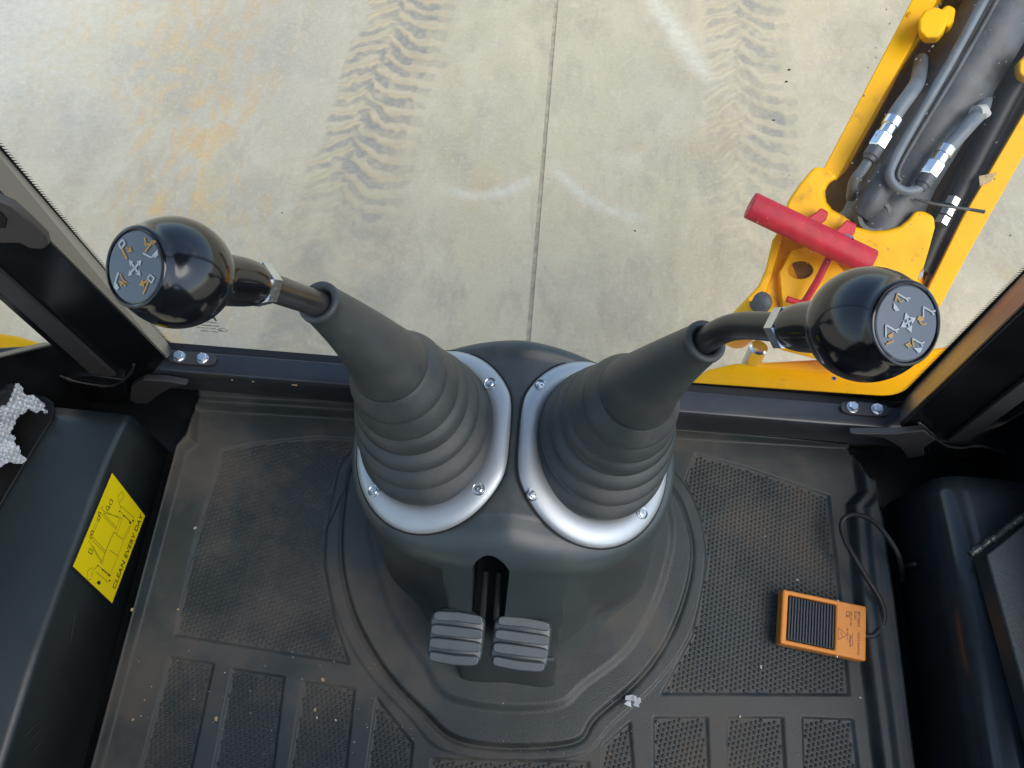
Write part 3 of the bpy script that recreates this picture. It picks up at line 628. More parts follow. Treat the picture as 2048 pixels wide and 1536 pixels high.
osy += pline([N1(440, 920), N1(490, 1020), N1(545, 1060)], .06) + pline([N1(425, 1030), N1(470, 1050), N1(450, 1100)], .07) + pline([N1(470, 1040), N1(525, 1110)], .06)
osy += pline([N1(880, 1060), N1(840, 1150), N1(790, 1245)], .06) + arrow(N1(860, 1055), N1(735, 1110), .06, .15)
wr = []; orr = []
c = N2(905, 745)
for q in ((862, 590), (1035, 672), (788, 832), (965, 915)): wr += arrow(c, N2(*q), .05, .15)
wr += pline([N2(730, 300), N2(860, 370), N2(930, 360)], .055) + pline([N2(860, 370), N2(900, 415)], .05) + [[N2(670, 440), N2(765, 560), N2(700, 575), N2(665, 530)]]
wr += pline([N2(1155, 660), N2(1150, 490), N2(1285, 565), N2(1350, 545)], .055) + pline([N2(1285, 565), N2(1325, 612)], .05)
wr += pline([N2(560, 990), N2(555, 800), N2(700, 880), N2(765, 858)], .06) + pline([N2(700, 880), N2(745, 920)], .05)
wr += pline([N2(985, 1005), N2(1130, 1080), N2(1190, 1062)], .055) + pline([N2(1130, 1080), N2(1160, 1130)], .05) + [[N2(1015, 1160), N2(1160, 1150), N2(1125, 1225), N2(1095, 1240)]]
orr += pline([N2(725, 285), N2(690, 420)], .06) + pline([N2(745, 370), N2(770, 430), N2(825, 400)], .05) + pline([N2(720, 340), N2(740, 390)], .05)
orr += [[N2(1045, 690), N2(1085, 640), N2(1140, 650), N2(1165, 700), N2(1100, 730)]] + pline([N2(1090, 730), N2(1135, 775), N2(1210, 760)], .05)
orr += [[N2(585, 970), N2(680, 905), N2(670, 990), N2(620, 1010)]] + pline([N2(570, 1108), N2(690, 1045)], .06) + pline([N2(610, 1060), N2(650, 1085)], .06)
orr += pline([N2(985, 1000), N2(1010, 1140)], .055) + arrow(N2(980, 1120), N2(870, 1105), .05, .14) + pline([N2(940, 1095), N2(950, 1150)], .04)
A1 = atD(449, 559, .432); B1 = atD(262, 533, .376)
lever(-1, atD(642, 608, .53), atD(765, 716, .63), A1, B1, [atD(585, 590, .496)], .0275, 'glossy black ball-knob lever leaning left, with white square symbols on its end disc', '', (wsy, osy))
A2 = atD(1642, 653, .420); B2 = atD(1820, 646, .361)
lever(1, atD(1406, 686, .53), atD(1285, 780, .63), A2, B2, [atD(1440, 663, .512), atD(1490, 651, .488)], .0275, 'glossy black ball-knob lever leaning right with a cranked rod, in front of the yellow boom', '', (wr, orr))

# ---------------------------------------------------------------- pedals
def pedal(px, py, wpx, rot, z, label):
    c = atZ(px, py, z); root = empty('control_pedal', (c.x, c.y + .02, z - .02), label, 'pedal', 'pair of small control pedals at the console foot')
    n = Vector((0.0, -.30, .95)).normalized(); ex = Vector((math.cos(rot), math.sin(rot), 0)); ey = n.cross(ex).normalized(); ex = ey.cross(n)
    w = wpx; h = .053; parts = []; hw = w / 2; hh = h / 2
    # pillow-shaped pad: outline rounded square with bowed top and bottom
    def outline(s, bow=.005):
        o = []
        for k in range(64):
            a = 2 * math.pi * k / 64; ca, sa = math.cos(a), math.sin(a); e = .32
            x = math.copysign(abs(ca) ** e, ca) * hw * s; y = math.copysign(abs(sa) ** e, sa) * hh * s
            y += math.copysign(bow, y) * (1 - (x / hw) ** 2) * min(1, abs(y) / hh); o.append((x, y))
        return o
    vs = []; fs = []
    lay = [(-.012, .90), (-.010, .97), (-.002, 1.0), (.003, .985), (.0055, .95), (.0065, .90)]
    for zz, s in lay:
        for x, y in outline(s): vs.append(c + ex * x + ey * y + n * zz)
    for j in range(len(lay) - 1):
        for k in range(64): fs.append([j * 64 + k, j * 64 + (k + 1) % 64, (j + 1) * 64 + (k + 1) % 64, (j + 1) * 64 + k])
    fs.append(list(range(64))[::-1]); fs.append([(len(lay) - 1) * 64 + k for k in range(64)])
    pd = mesh('pedal_pad', vs, fs, m_pad, root, smooth=True, angle=40)
    # grip ribs: raised bars with recessed grooves between, tilted a little to the pad
    for k, yy in enumerate((.0210, .0071, -.0071, -.0205)):
        hb = .0118 if k in (1, 2) else .0108
        pl = []
        for q in range(24):
            a = 2 * math.pi * q / 24; x = math.copysign(abs(math.cos(a)) ** .25, math.cos(a)) * hw * (.93 if k in (1, 2) else .88); y = math.copysign(abs(math.sin(a)) ** .5, math.sin(a)) * hb / 2
            if k in (0, 3): y += (.0025 if k == 0 else -.0025) * (1 - (x / hw) ** 2)
            pl.append(c + ex * x + ey * (yy + y) + n * .0062)
        o = prism('grip_rib', pl, n * .0058, m_pad, pd); bevel(o, .0016, 3)
    # arm into the console
    sgn = 1 if px < 950 else -1
    q0 = c + ex * sgn * (hw * .9) - n * .006; slot = Vector((sx + (-.006 if sgn > 0 else .009), .16, .30))
    o = tube('pedal_arm', [c - n * .008, q0, Vector((slot.x, c.y + .02, z - .005)), Vector((slot.x, .12, z + .02)), slot], .0036, m_darkplas, root, 8)
    return root
pedal(913, 1273, .062, math.radians(-1.5), .245, 'left of the two ribbed grey rubber pedals below the console slot')
rp = pedal(1042, 1284, .0655, math.radians(-3), .245, 'right of the two ribbed grey rubber pedals, with a short peg at its corner')
q = atZ(1096, 1318, .243); lathe('peg', q, (1, .15, .1), [(-.012, .003), (.0, .003), (.006, .003), (.0065, .0022)], m_pad, rp, 16)

# ---------------------------------------------------------------- foot switch and its cable
z0 = 0.0
c = (atZ(1567, 1180, .025) + atZ(1735, 1215, .025) + atZ(1733, 1318, .025) + atZ(1557, 1287, .025)) / 4
ex = (atZ(1735, 1215, .025) - atZ(1567, 1180, .025)).normalized(); ey = Vector((-ex.y, ex.x, 0)); ez = Vector((0, 0, 1))
FS = empty('foot_switch', (c.x, c.y, .006), 'orange foot switch with ribbed black pedal and coiled black cable', 'foot switch')
Lw, Lh = .1205, .0760; zb = .003
def fsp(u, v, z): return Vector((c.x, c.y, 0)) + ex * u + ey * v + ez * z
def rectring(u0, u1, v0, v1, z, iu0, iu1, iv0, iv1):
    pass
ob = prism('switch_body', [fsp(-Lw / 2, -Lh / 2, zb), fsp(Lw / 2, -Lh / 2, zb), fsp(Lw / 2, Lh / 2, zb), fsp(-Lw / 2, Lh / 2, zb)], ez * .022, m_swor, FS)
cu_ = mesh('cut', *prism_data([fsp(-.0515, -.0315, .012), fsp(.0165, -.0315, .012), fsp(.0165, .0315, .012), fsp(-.0515, .0315, .012)], ez * .04), None)
bpy.context.view_layer.update(); boolean(ob, cu_); ob.data.materials.clear(); ob.data.materials.append(m_swor); bevel(ob, .0030, 4)
pp = prism('pedal_plate', [fsp(-.0505, -.0305, .013), fsp(.0155, -.0305, .013), fsp(.0155, .0305, .013), fsp(-.0505, .0305, .013)], ez * .009, m_pedrib, FS, .0012, 2)
rib0 = None
for k in range(16):
    u = -.0487 + k * .00415
    if rib0 is None:
        rib0 = prism('rib', [fsp(u - .0013, -.0298, .0215), fsp(u + .0013, -.0298, .0215), fsp(u + .0013, .0298, .0215), fsp(u - .0013, .0298, .0215)], ez * .0028, m_pedrib, pp, .0008, 2)
    else:
        o = rib0.copy(); COL.objects.link(o); o.parent = pp; o.location = Vector(rib0.location) + ex * (k * .00415)
for v_ in (-1, 1):
    lathe('side_screw', fsp(.022, v_ * .0375, .017), ey * v_, [(0, .003), (.0025, .003), (.0032, .002)], m_chrome, FS, 14)
ev2 = -ey; eu2 = -ex      # lettering is read with the cable end on top
def fst(s, u, v, size, bold=False): text('printed_line', s, size, fsp(u, v, .0252), -ey, ex, m_swink, FS, .0001)
fst('FOOT SWITCH', .0475, -.001, .0044); fst('CE', .031, .026, .0075); fst('MT-REAX', .0475, .0285, .0050)
fst('FS-201', .0425, .0285, .0045); fst('250V AC 10A', .0370, .027, .0035); fst('15A 250V AC', .0325, .003, .0030); fst('COM NO NC', .0365, -.006, .0028)
tri = pline([(.0205, .0), (.0205, -.0165), (.0325, -.0082)], .0007, True) + pline([(.0235, -.0052), (.0262, -.0082), (.0250, -.0092), (.0280, -.0115)], .0007)
flat2d('warning_triangle', tri, fsp(0, 0, .0251), ex, ey, 0, m_swink, FS)
flat2d('circuit_print', pline([(.0405, -.004), (.0405, -.021), (.0370, -.021)], .0005) + pline([(.0395, -.008), (.0362, -.015), (.0370, -.018)], .0005), fsp(0, 0, .0251), ex, ey, 0, m_swink, FS)
cab = [(1728, 1272, .018), (1748, 1270, .020), (1764, 1252, .024), (1768, 1225, .030), (1758, 1195, .036), (1738, 1163, .040), (1712, 1120, .040), (1690, 1080, .036), (1683, 1050, .034), (1693, 1033, .038), (1718, 1030, .046), (1750, 1045, .055), (1778, 1078, .060), (1796, 1108, .058), (1803, 1135, .040), (1806, 1160, .012)]
tube('switch_cable', [Vector(q) for q in spline([tuple(atZ(a, b_, z_)) for a, b_, z_ in cab], 8)], .0037, m_darkplas, FS, 14)

# ---------------------------------------------------------------- cab shell: floor, walls, sill, pillars, shading roof strip
CABR = empty('cab_frame', (0.03, .44, 0), 'black painted steel cab frame: sill, corner pillars and an unseen shading roof strip around the console', 'cab')
box('cab_floor', (0.03, .1, -.02), (1.5, .80, .03), m_wall, CABR)
# sill under the window
XL, XR = -.560, .640
pf = [(.478, .116), (.452, .118), (.4445, .1165), (.4400, .110), (.4395, .060), (.445, .052), (.478, .052)]
prism('window_sill', [(XL + .03, y, z) for y, z in pf], (XR - XL - .05, 0, 0), m_sill, CABR, .002, 2)
box('sill_web', (0.03, .468, .03), (1.15, .02, .05), m_wall, CABR)
box('sill_back_channel', (0.03, .489, .088), (1.13, .020, .016), m_frit, CABR)
def bolt_plate(x0, x1, bolts, y0=.4545, y1=.4745):
    pl = []
    for k in range(32):
        a = 2 * math.pi * k / 32; pl.append(((x0 + x1) / 2 + math.copysign(abs(math.cos(a)) ** .45, math.cos(a)) * (x1 - x0) / 2, (y0 + y1) / 2 + math.copysign(abs(math.sin(a)) ** .6, math.sin(a)) * (y1 - y0) / 2, .1185))
    bp = prism('bolt_plate', pl, (0, 0, .004), m_seal, CABR, .0008, 2)
    for bx in bolts:
        vs, fs = join([lathe_data((bx, (y0 + y1) / 2, .1225), (0, 0, 1), [(0, .0086), (.0016, .0086), (.0018, .0080)], 24),
                       lathe_data((bx, (y0 + y1) / 2, .1243), (0, 0, 1), [(0, .0072), (.0050, .0072), (.0060, .0062), (.0060, .0001)], 6, phase=bx * 37)])
        mesh('hex_bolt', vs, fs, m_steel, bp)
bolt_plate(-.503, -.433, (-.486, -.452)); bolt_plate(.482, .552, (.498, .534), .4600, .4800)
# welded corner gussets under the sill
for sg, pts_ in ((-1, [(258, 800), (262, 772), (285, 760), (330, 762), (375, 770), (340, 778), (318, 790), (296, 808), (270, 808)]), (1, [(1700, 868), (1790, 868), (1850, 862), (1872, 880), (1848, 896), (1850, 912), (1816, 917), (1800, 896), (1770, 878), (1735, 872)])):
    o = prism('corner_gusset', [atY(a, b_, .425) for a, b_ in pts_], (0, .012, -.004), m_seal, CABR, .0025, 3)
# left pillar
def ypoly(name, pts_, y, th, m, bev=.002, parent=None): return prism(name, [atY(a, b_, y) for a, b_ in pts_], (0, th, 0), m, parent or CABR, bev, 2)
def ext(p, q, k): return (q[0] + (q[0] - p[0]) * k, q[1] + (q[1] - p[1]) * k)
ypoly('corner_pillar', [ext((331, 716), (0, 388), .9), (331, 716), (300, 752), (225, 772), (172, 752), ext((172, 752), (0, 600), 1.6)], .44, .004, m_wall, .001)
ypoly('corner_pillar', [ext((1800, 850), (2048, 612), .9), (1800, 850), (1830, 885), (1900, 890), ext((1900, 890), (2048, 790), 1.6)], .44, .004, m_wall, .001)
# glossy jambs between pillar and glass
def jamb(p0, p1, q0, q1): # p: pillar edge (y .44), q: glass edge (y .497)
    a = atY(*p0, .441); b_ = atY(*p1, .441); c_ = atY(*q1, .4965); d = atY(*q0, .4965)
    n = (b_ - a).cross(d - a).normalized() * .004
    if n.z * 0 + (n.x if a.x < 0 else -n.x) > 0: n = -n
    return prism('window_jamb', [a, b_, c_, d], n, m_jamb, CABR)
jamb(ext((331, 716), (0, 388), .9), (333, 716), ext((345, 700), (0, 300), .9), (350, 702))
jamb(ext((1800, 850), (2048, 612), .9), (1800, 848), ext((1806, 802), (2048, 548), .9), (1800, 806))
ypoly('door_seal', [ext((225, 747), (0, 544), .5), (232, 752), (190, 757), ext((183, 751), (0, 585), .5)], .434, .006, m_seal, .0015)
ypoly('door_frame', [(1885, 885), (2150, 640), (2300, 700), (2300, 960), (1960, 925)], .475, .02, m_wall)
ypoly('door_seal', [ext((1892, 885), (2048, 762), .5), (1892, 885), (1925, 890), ext((1925, 890), (2048, 802), .5)], .434, .006, m_seal, .0015)
# grip moulding high on the left pillar
gp = ypoly('pillar_grip', [(-60, 380), (0, 404), (26, 416), (60, 446), (93, 478), (97, 492), (86, 500), (60, 499), (40, 488), (0, 488), (-60, 470)], .405, .010, m_grip, .003)
ypoly('grip_inlay', [(-40, 424), (0, 424), (14, 440), (10, 458), (-40, 452)], .4035, .004, m_frit, .001)
# ledges running out from the corners
ypoly('side_ledge', [(-60, 765), (120, 757), (180, 752), (248, 762), (262, 800), (245, 815), (100, 794), (-60, 790)], .43, .06, m_wall, .004)
ypoly('side_ledge', [(1848, 880), (1890, 886), (1960, 890), (2110, 925), (2110, 945), (1960, 928), (1862, 922)], .43, .06, m_wall, .004)
# ragged weld beads at the corners
def weld(path, r, parent, m):
    vs, fs = tube_data(path, [r * (0.7 + .6 * random.random()) for _ in path], 8); vs = [V(v) + Vector([random.uniform(-1, 1) * r * .25 for _ in range(3)]) for v in vs]
    return mesh('weld_bead', vs, fs, m, parent, smooth=True)
weld([atY(a, b_, .428) for a, b_ in np.array(spline([(120, 752), (150, 762), (180, 768), (215, 772), (240, 765), (262, 745), (268, 728)], 5))], .0020, CABR, m_darkplas)
weld([atY(a, b_, .428) for a, b_ in np.array(spline([(1838, 845), (1858, 862), (1885, 888), (1920, 896), (1965, 893), (2048, 918)], 5))], .0020, CABR, m_darkplas)
box('unseen_rear_wall', (0.03, -.82, .55), (1.36, .03, 1.1), m_wall, CABR, .004)  # added out-of-view wall, keeps light from behind off the console
ST = empty('unseen_seat', (.03, -.45, .0), 'unseen black fabric operator seat behind the viewpoint, added to block light on the console', 'seat')  # added out-of-view seat, darkens the console front
box('seat_cushion', (.03, -.38, .46), (.52, .42, .12), m_seat, ST, .04)
box('backrest', (.03, -.66, .86), (.50, .12, .72), m_seat, ST, .05)
box('seat_pedestal', (.03, -.40, .20), (.36, .34, .40), m_seat, ST, .02)
# unseen roof strip cut to shade the front mat, and the frame's rear posts
box('roof_shade_panel', (0.03, .27, 1.66), (1.34, .52, .05), m_roof, CABR, .02)
for x_ in (-.64, .70):
    box('door_post', (x_, -.78, .85), (.06, .06, 1.6), m_wall, CABR, .01)
    box('roof_rail', (x_, -.13, 1.60), (.06, 1.30, .06), m_wall, CABR, .01)

# ---------------------------------------------------------------- side boxes of the footwell
def side_profile(name, xs_z, y0f, y1, m, parent):
    """sheet folded along y: list of (x, z(y)) rows"""
    ysn = np.linspace(y0f, y1, 30); vs = []; fs = []
    for y in ysn:
        for x, zf in xs_z: vs.append((x, y, zf(y)))
    k = len(xs_z)
    for i_ in range(len(ysn) - 1):
        for j in range(k - 1): a = i_ * k + j; fs.append([a, a + 1, a + 1 + k, a + k])
    o = mesh(name, vs, fs, m, parent, smooth=True, angle=50)
    md = o.modifiers.new('thick', 'SOLIDIFY'); md.thickness = .004; md.offset = -1; return o
SB = empty('left_side_box', (-.6, .1, 0), 'black steel side box left of the mat, carrying the yellow sticker', 'side panel')
zb_ = lambda y: .188 - .10 * max(0, y - .05) - .9 * max(0, y - .24) ** 2
rows_ = [(-.5235, lambda y: -.03), (-.5225, lambda y: zb_(y) - .010)]
for k in range(1, 9):
    a = k / 8 * math.pi / 2; rows_.append((-.5225 - .010 * (1 - math.cos(a)), (lambda s_: (lambda y: zb_(y) - .010 + .010 * s_))(math.sin(a))))
rows_ += [(-.60, lambda y: zb_(y) + .004), (-.95, lambda y: zb_(y) + .012)]
side_profile('box_shell', rows_, -.35, .362, m_side, SB)
# dark plate standing in for the shaded cutout, front left, rounded corner
cp = [(-120, 792), (60, 792), (92, 796), (108, 806), (112, 822), (104, 845), (60, 915), (0, 1018), (-120, 1230)]
def on_box(a, b_, h=.004):
    p = atZ(a, b_, .2)
    for _ in range(6): p = atZ(a, b_, zb_(p.y) + .004 + (abs(p.x) - .60) / .35 * .008 + h)
    return p
prism('dark_cutout_plate', [on_box(a, b_) for a, b_ in cp], (0, 0, .004), m_frit, SB, .0015)
# scratches on the lower left wall
def wallscratch(px_):
    parts_ = []
    for (a0, b0), (a1, b1), w in px_:
        p = atX(a0, b0, -.5222); q_ = atX(a1, b1, -.5222); d = (q_ - p).normalized(); n_ = Vector((1, 0, 0)); s_ = d.cross(n_) * w
        parts_.append(prism_data([p, p + (q_ - p) * .4 + s_, q_, p + (q_ - p) * .5 - s_], n_ * .0003))
    return parts_
mesh('scratch_marks', *join(wallscratch([((38, 1482), (86, 1436), .0012), ((50, 1490), (90, 1452), .0009), ((150, 1230), (140, 1290), .0006), ((60, 1510), (88, 1478), .0010)])), m_seal, SB)['kind'] = 'stuff'
for a, b_, w_ in ((498, 752, .003), (583, 760, .008), (455, 748, .002)):
    p_ = atY(a, b_, .4392); box('paint_chip', (p_.x, .4396, .1105), (w_, .0012, .0016), m_chip, CABR)
# sticker
E1 = Vector((0, .129, -.026)); L1 = .131; E1.normalize(); E2 = Vector((0, .026, .129)).normalized(); H1 = .128
O = Vector((-.5212, .123, .047)) ; St = empty('warning_sticker', O, 'yellow sticker reading CLEAN EVERY DAY on the left side wall', 'sticker')
prism('sticker_border', [O - E1 * .0014 - E2 * .0014, O + E1 * (L1 + .0014) - E2 * .0014, O + E1 * (L1 + .0014) + E2 * (H1 + .0014), O - E1 * .0014 + E2 * (H1 + .0014)], (.0006, 0, 0), m_ink, St)
O = O + Vector((.0007, 0, 0))
prism('sticker_face', [O, O + E1 * L1, O + E1 * L1 + E2 * H1, O + E2 * H1], (.0004, 0, 0), m_sticker, St)
O = O + Vector((.0005, 0, 0))
text('lettering', 'CLEAN EVERY DAY', .0135, O + E1 * .016 + E2 * .0065, E1, E2, m_ink, St, .0001, stretch=.93)
# line drawing of a machine frame; sticker photo coordinates -> (u, v)
def sp(x, y):
    p = atX(120 + x / 5.12, 930 + y / 5.12, -.5205); d = p - O; return (d.dot(E1), d.dot(E2))
faint = []; dark = []
for L_ in ([(630, 270), (590, 320), (600, 390), (650, 320), (630, 270)], [(600, 390), (620, 430), (610, 450)], [(620, 420), (755, 540)], [(605, 470), (715, 580)], [(440, 470), (620, 550)], [(440, 490), (600, 530)], [(420, 500), (560, 650)],
           [(440, 495), (575, 640)], [(330, 740), (470, 890)], [(318, 765), (455, 900)], [(300, 790), (420, 1010)], [(330, 830), (430, 995)], [(640, 530), (580, 700), (540, 690), (455, 900), (430, 1020)], [(620, 520), (560, 670), (500, 800), (440, 940), (410, 1015)],
           [(400, 560), (340, 690)], [(380, 555), (325, 680)], [(560, 700), (640, 760), (640, 800), (590, 930), (500, 870)], [(640, 760), (710, 620)], [(655, 770), (725, 620)], [(590, 930), (520, 1100)], [(330, 1050), (280, 1080), (270, 1180), (310, 1170), (330, 1090), (340, 1060)],
           [(360, 1090), (490, 1200)], [(385, 1030), (500, 1120)], [(345, 1070), (385, 1030)], [(440, 470), (415, 440), (440, 425)], [(285, 790), (300, 770)]):
    faint += pline([sp(*q_) for q_ in L_], .0009)
for L_ in ([(470, 420), (510, 430), (480, 470), (465, 440), (470, 420)], [(510, 350), (540, 370), (520, 410), (500, 400), (510, 350)], [(390, 480), (415, 490), (395, 520), (412, 540), (390, 570), (378, 545), (395, 520), (385, 500), (390, 480)],
           [(320, 670), (342, 685), (320, 720), (325, 750), (300, 750), (302, 720), (320, 712), (308, 690), (320, 670)], [(300, 850), (330, 880), (320, 915), (285, 890), (300, 850)], [(650, 515), (715, 580)], [(430, 1075), (505, 1130)], [(495, 430), (485, 465)]):
    dark += pline([sp(*q_) for q_ in L_], .0010)
for (x_, y_, r_) in ((605, 475, 8), (650, 520, 9), (745, 570, 10), (715, 590, 12), (382, 1030, 8), (430, 1073, 9), (503, 1185, 9), (500, 1130, 12), (393, 1205, 19)):
    dark.append([sp(x_ + r_ * math.cos(t), y_ + r_ * math.sin(t) * 1.1) for t in np.linspace(0, 6.28, 9)[:-1]])
flat2d('machine_drawing', faint, O, E1, E2, 0, m_inkfaint, St, .0001); tag(flat2d('marking_symbols', dark, O, E1, E2, .0001, m_ink, St, .0001), kind='stuff')
# bubble wrap on the dark cutout plate
gx, gy = np.meshgrid(np.linspace(-40, 110, 62), np.linspace(760, 945, 74)); ring_ = [(-40, 768), (38, 768), (55, 790), (74, 792), (100, 822), (92, 826), (56, 822), (38, 838), (22, 860), (36, 890), (56, 922), (44, 930), (20, 926), (0, 933), (-40, 940)]
SX, SY = gx, gy; dd = sdf([(a, -b_) for a, b_ in ring_], SX, -SY); jit = (vnoise(SX, SY, .12, 91) - .5) * 9
inside = dd + jit < 0; vs = []; idx = {}
for (j, k), ok in np.ndenumerate(inside):
    if ok:
        a, b_ = SX[j, k], SY[j, k]; hgt = .022 + .010 * vnoise(np.array([a]), np.array([b_]), .06, 5)[0] + .0045 * abs(math.sin(a * .30 + b_ * .12)) * abs(math.sin(b_ * .30 - a * .1)) + random.uniform(0, .0008)
        idx[(j, k)] = len(vs); vs.append(on_box(a, b_, float(hgt)))
fs = [[idx[(j, k)], idx[(j, k + 1)], idx[(j + 1, k + 1)], idx[(j + 1, k)]] for (j, k) in idx if all(q_ in idx for q_ in ((j, k + 1), (j + 1, k + 1), (j + 1, k)))]
bw = mesh('bubble_wrap', vs, fs, m_bubble); md = bw.modifiers.new('t', 'SOLIDIFY'); md.thickness = .0008
tag(bw, 'torn piece of pale bubble wrap lying on the left side box', 'bubble wrap')

SBR = empty('right_side_box', (.68, .1, 0), 'dark steel side box right of the mat with a welded seat base plate', 'side panel')
zr = lambda y: .160 - .03 * max(0, y - .05) - .5 * max(0, y - .24) ** 2
rows_ = [(.602, lambda y: -.03), (.604, lambda y: zr(y) - .035)]
for k in range(1, 11):
    a = k / 10 * math.pi / 2; rows_.append((.604 + .035 * (1 - math.cos(a)), (lambda s_: (lambda y: zr(y) - .035 + .031 * s_))(math.sin(a))))
rows_ += [(.72, lambda y: zr(y) - .006), (1.0, lambda y: zr(y) - .004)]
side_profile('box_shell', rows_, -.35, .372, m_sider, SBR)
def on_r(a, b_, h=0.0):
    p = atZ(a, b_, .2)
    for _ in range(5): p = atZ(a, b_, zr(p.y) + .005 + h)
    return p
bp_ = [on_r(1945, 1118), on_r(2110, 990), on_r(2300, 1500), on_r(2065, 1560)]
prism('seat_base_plate', bp_, (0, 0, .03), m_side, SBR, .003, 3)
weld([on_r(*q_, .028) + Vector((0, .003, 0)) for q_ in np.array(spline([(1940, 1114), (1990, 1078), (2048, 1036), (2110, 988)], 14))], .0045, SBR, m_side)
weld([atX(*q_, .600) for q_ in ((1803, 1137), (1812, 1133), (1822, 1129), (1832, 1128))], .003, SBR, m_pedrib)

# ---------------------------------------------------------------- window
WIN = empty('rear_window', (0.03, .5, .08), 'large clear rear window with a black dotted border above the sill', 'window')
YG = .5
inner_c = [atY(338, 690, YG), ext((338, 690), (0, 292), 1.3), None, None]
il = atY(331, 680, YG); it = atY(0, 290, YG); ir = atY(1798, 794, YG); irt = atY(2048, 540, YG)
il = atY(343, 694, YG); zlow = il.z
fx_ = lambda p_, q_, z_: p_.x + (q_.x - p_.x) * (z_ - p_.z) / (q_.z - p_.z)
P2 = [(il.x, il.z), (ir.x, ir.z), (fx_(ir, irt, 1.5), 1.5), (fx_(il, it, 1.5), 1.5)]
def roundpoly(P_, r_, n=10):
    out = []; k = len(P_)
    for i_ in range(k):
        a = np.array(P_[i_ - 1], float); b_ = np.array(P_[i_], float); c_ = np.array(P_[(i_ + 1) % k], float)
        d1 = (a - b_) / np.linalg.norm(a - b_); d2 = (c_ - b_) / np.linalg.norm(c_ - b_); p0 = b_ + d1 * r_; p1 = b_ + d2 * r_
        for t in np.linspace(0, 1, n): out.append(tuple((1 - t) ** 2 * p0 + 2 * t * (1 - t) * b_ + t * t * p1))
    return out
IN = roundpoly(P2, .035); cen = np.mean(np.array(IN), 0)
pane = prism('glass_pane', [(-.60, YG + .0025, .05), (.66, YG + .0025, .05), (.66, YG + .0025, 1.6), (-.60, YG + .0025, 1.6)], (0, .0, 0), m_glass, WIN)
bpy.data.objects.remove(pane)
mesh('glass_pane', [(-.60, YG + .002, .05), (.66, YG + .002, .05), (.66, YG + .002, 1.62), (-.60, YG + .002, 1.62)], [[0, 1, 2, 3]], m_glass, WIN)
OUTW = roundpoly([(-.62, .03), (.68, .03), (.68, 1.62), (-.62, 1.62)], .01)
vs = [(p[0], YG, p[1]) for p in IN] + [(p[0], YG, p[1]) for p in OUTW]; k = len(IN)
mesh('frit_border', vs, [[i_, (i_ + 1) % k, k + (i_ + 1) % k, k + i_] for i_ in range(k)], m_frit, WIN)
# dotted fringe: fine black teeth along the border
teeth = []; acc = 0.0; stepw = .0042
for i_ in range(k):
    p = np.array(IN[i_]); q_ = np.array(IN[(i_ + 1) % k]); L_ = np.linalg.norm(q_ - p); d = (q_ - p) / (L_ + 1e-9); nn_ = np.array([-d[1], d[0]])
    if np.dot(nn_, cen - p) < 0: nn_ = -nn_
    if max(p[1], q_[1]) > 1.4 and min(p[1], q_[1]) > 1.2: continue
    s_ = acc
    while s_ < L_:
        b0 = p + d * s_; hgt = .0052 if abs(d[1]) > .5 else .0040
        if b0[1] < .75: teeth.append(prism_data([(b0[0] - d[0] * .0010, YG - .0006, b0[1] - d[1] * .0010), (b0[0] + d[0] * .0010, YG - .0006, b0[1] + d[1] * .0010), (b0[0] + nn_[0] * hgt, YG - .0006, b0[1] + nn_[1] * hgt)], (0, .0004, 0)))
        s_ += stepw
    acc = s_ - L_
mesh('frit_dots', *join(teeth), m_frit, WIN)
def wtext(s, px_, py_, size):
    o_ = atY(px_, py_, YG - .001); return text('glass_mark', s, size, o_, (-1, 0, 0), (0, 0, 1), m_ink, WIN, .00005)
for s, a, b_, z_ in (('PG', 436, 642, .022), ('LAMINATED', 437, 647, .0052), ('E5', 446, 663, .007), ('43R-00085', 440, 654, .0055), ('AS2 11/01/21', 434, 659, .0052), ('000117000', 436, 665, .0052)):
    wtext(s, a, b_, z_)
flat2d('glass_mark_ring', pline([(.006 * math.cos(t), .0045 * math.sin(t)) for t in np.linspace(0, 6.28, 20)], .0007), atY(446, 660, YG - .001), Vector((-1, 0, 0)), Vector((0, 0, 1)), 0, m_ink, WIN)
# dust specks on the glass in front of the boom
parts_ = []
for _ in range(90):
    a = random.uniform(1700, 2048); b_ = random.uniform(0, 520)
    if random.random() < .35: a = random.uniform(1500, 1850); b_ = random.uniform(350, 560)
    q_ = atY(a, b_, YG - .0005); r_ = random.uniform(.0003, .0009)
    parts_.append(prism_data([q_ + Vector((r_ * math.cos(t), 0, 1.4 * r_ * math.sin(t))) for t in np.linspace(0, 6.28, 8)[:-1]], (0, .0003, 0)))
m_speck = mat('dried_droplet', (0.36, 0.34, 0.30), .6)
sk = mesh('dried_droplets', *join(parts_), m_speck, WIN); sk['kind'] = 'stuff'
parts_ = []
for a, b_ in ((565, 426), (1578, 139), (1573, 163), (1546, 242), (1269, 462), (1705, 478)):
    q_ = atY(a, b_, YG - .0005)
    for kq in range(3):
        c_ = q_ + Vector((random.uniform(-.001, .001), 0, random.uniform(-.001, .001))); r_ = .0006
        parts_.append(prism_data([c_ + Vector((r_ * math.cos(t) * 1.4, 0, r_ * math.sin(t))) for t in np.linspace(0, 6.28, 7)[:-1]], (0, .0003, 0)))
mesh('dirt_flecks', *join(parts_), m_ink, WIN)

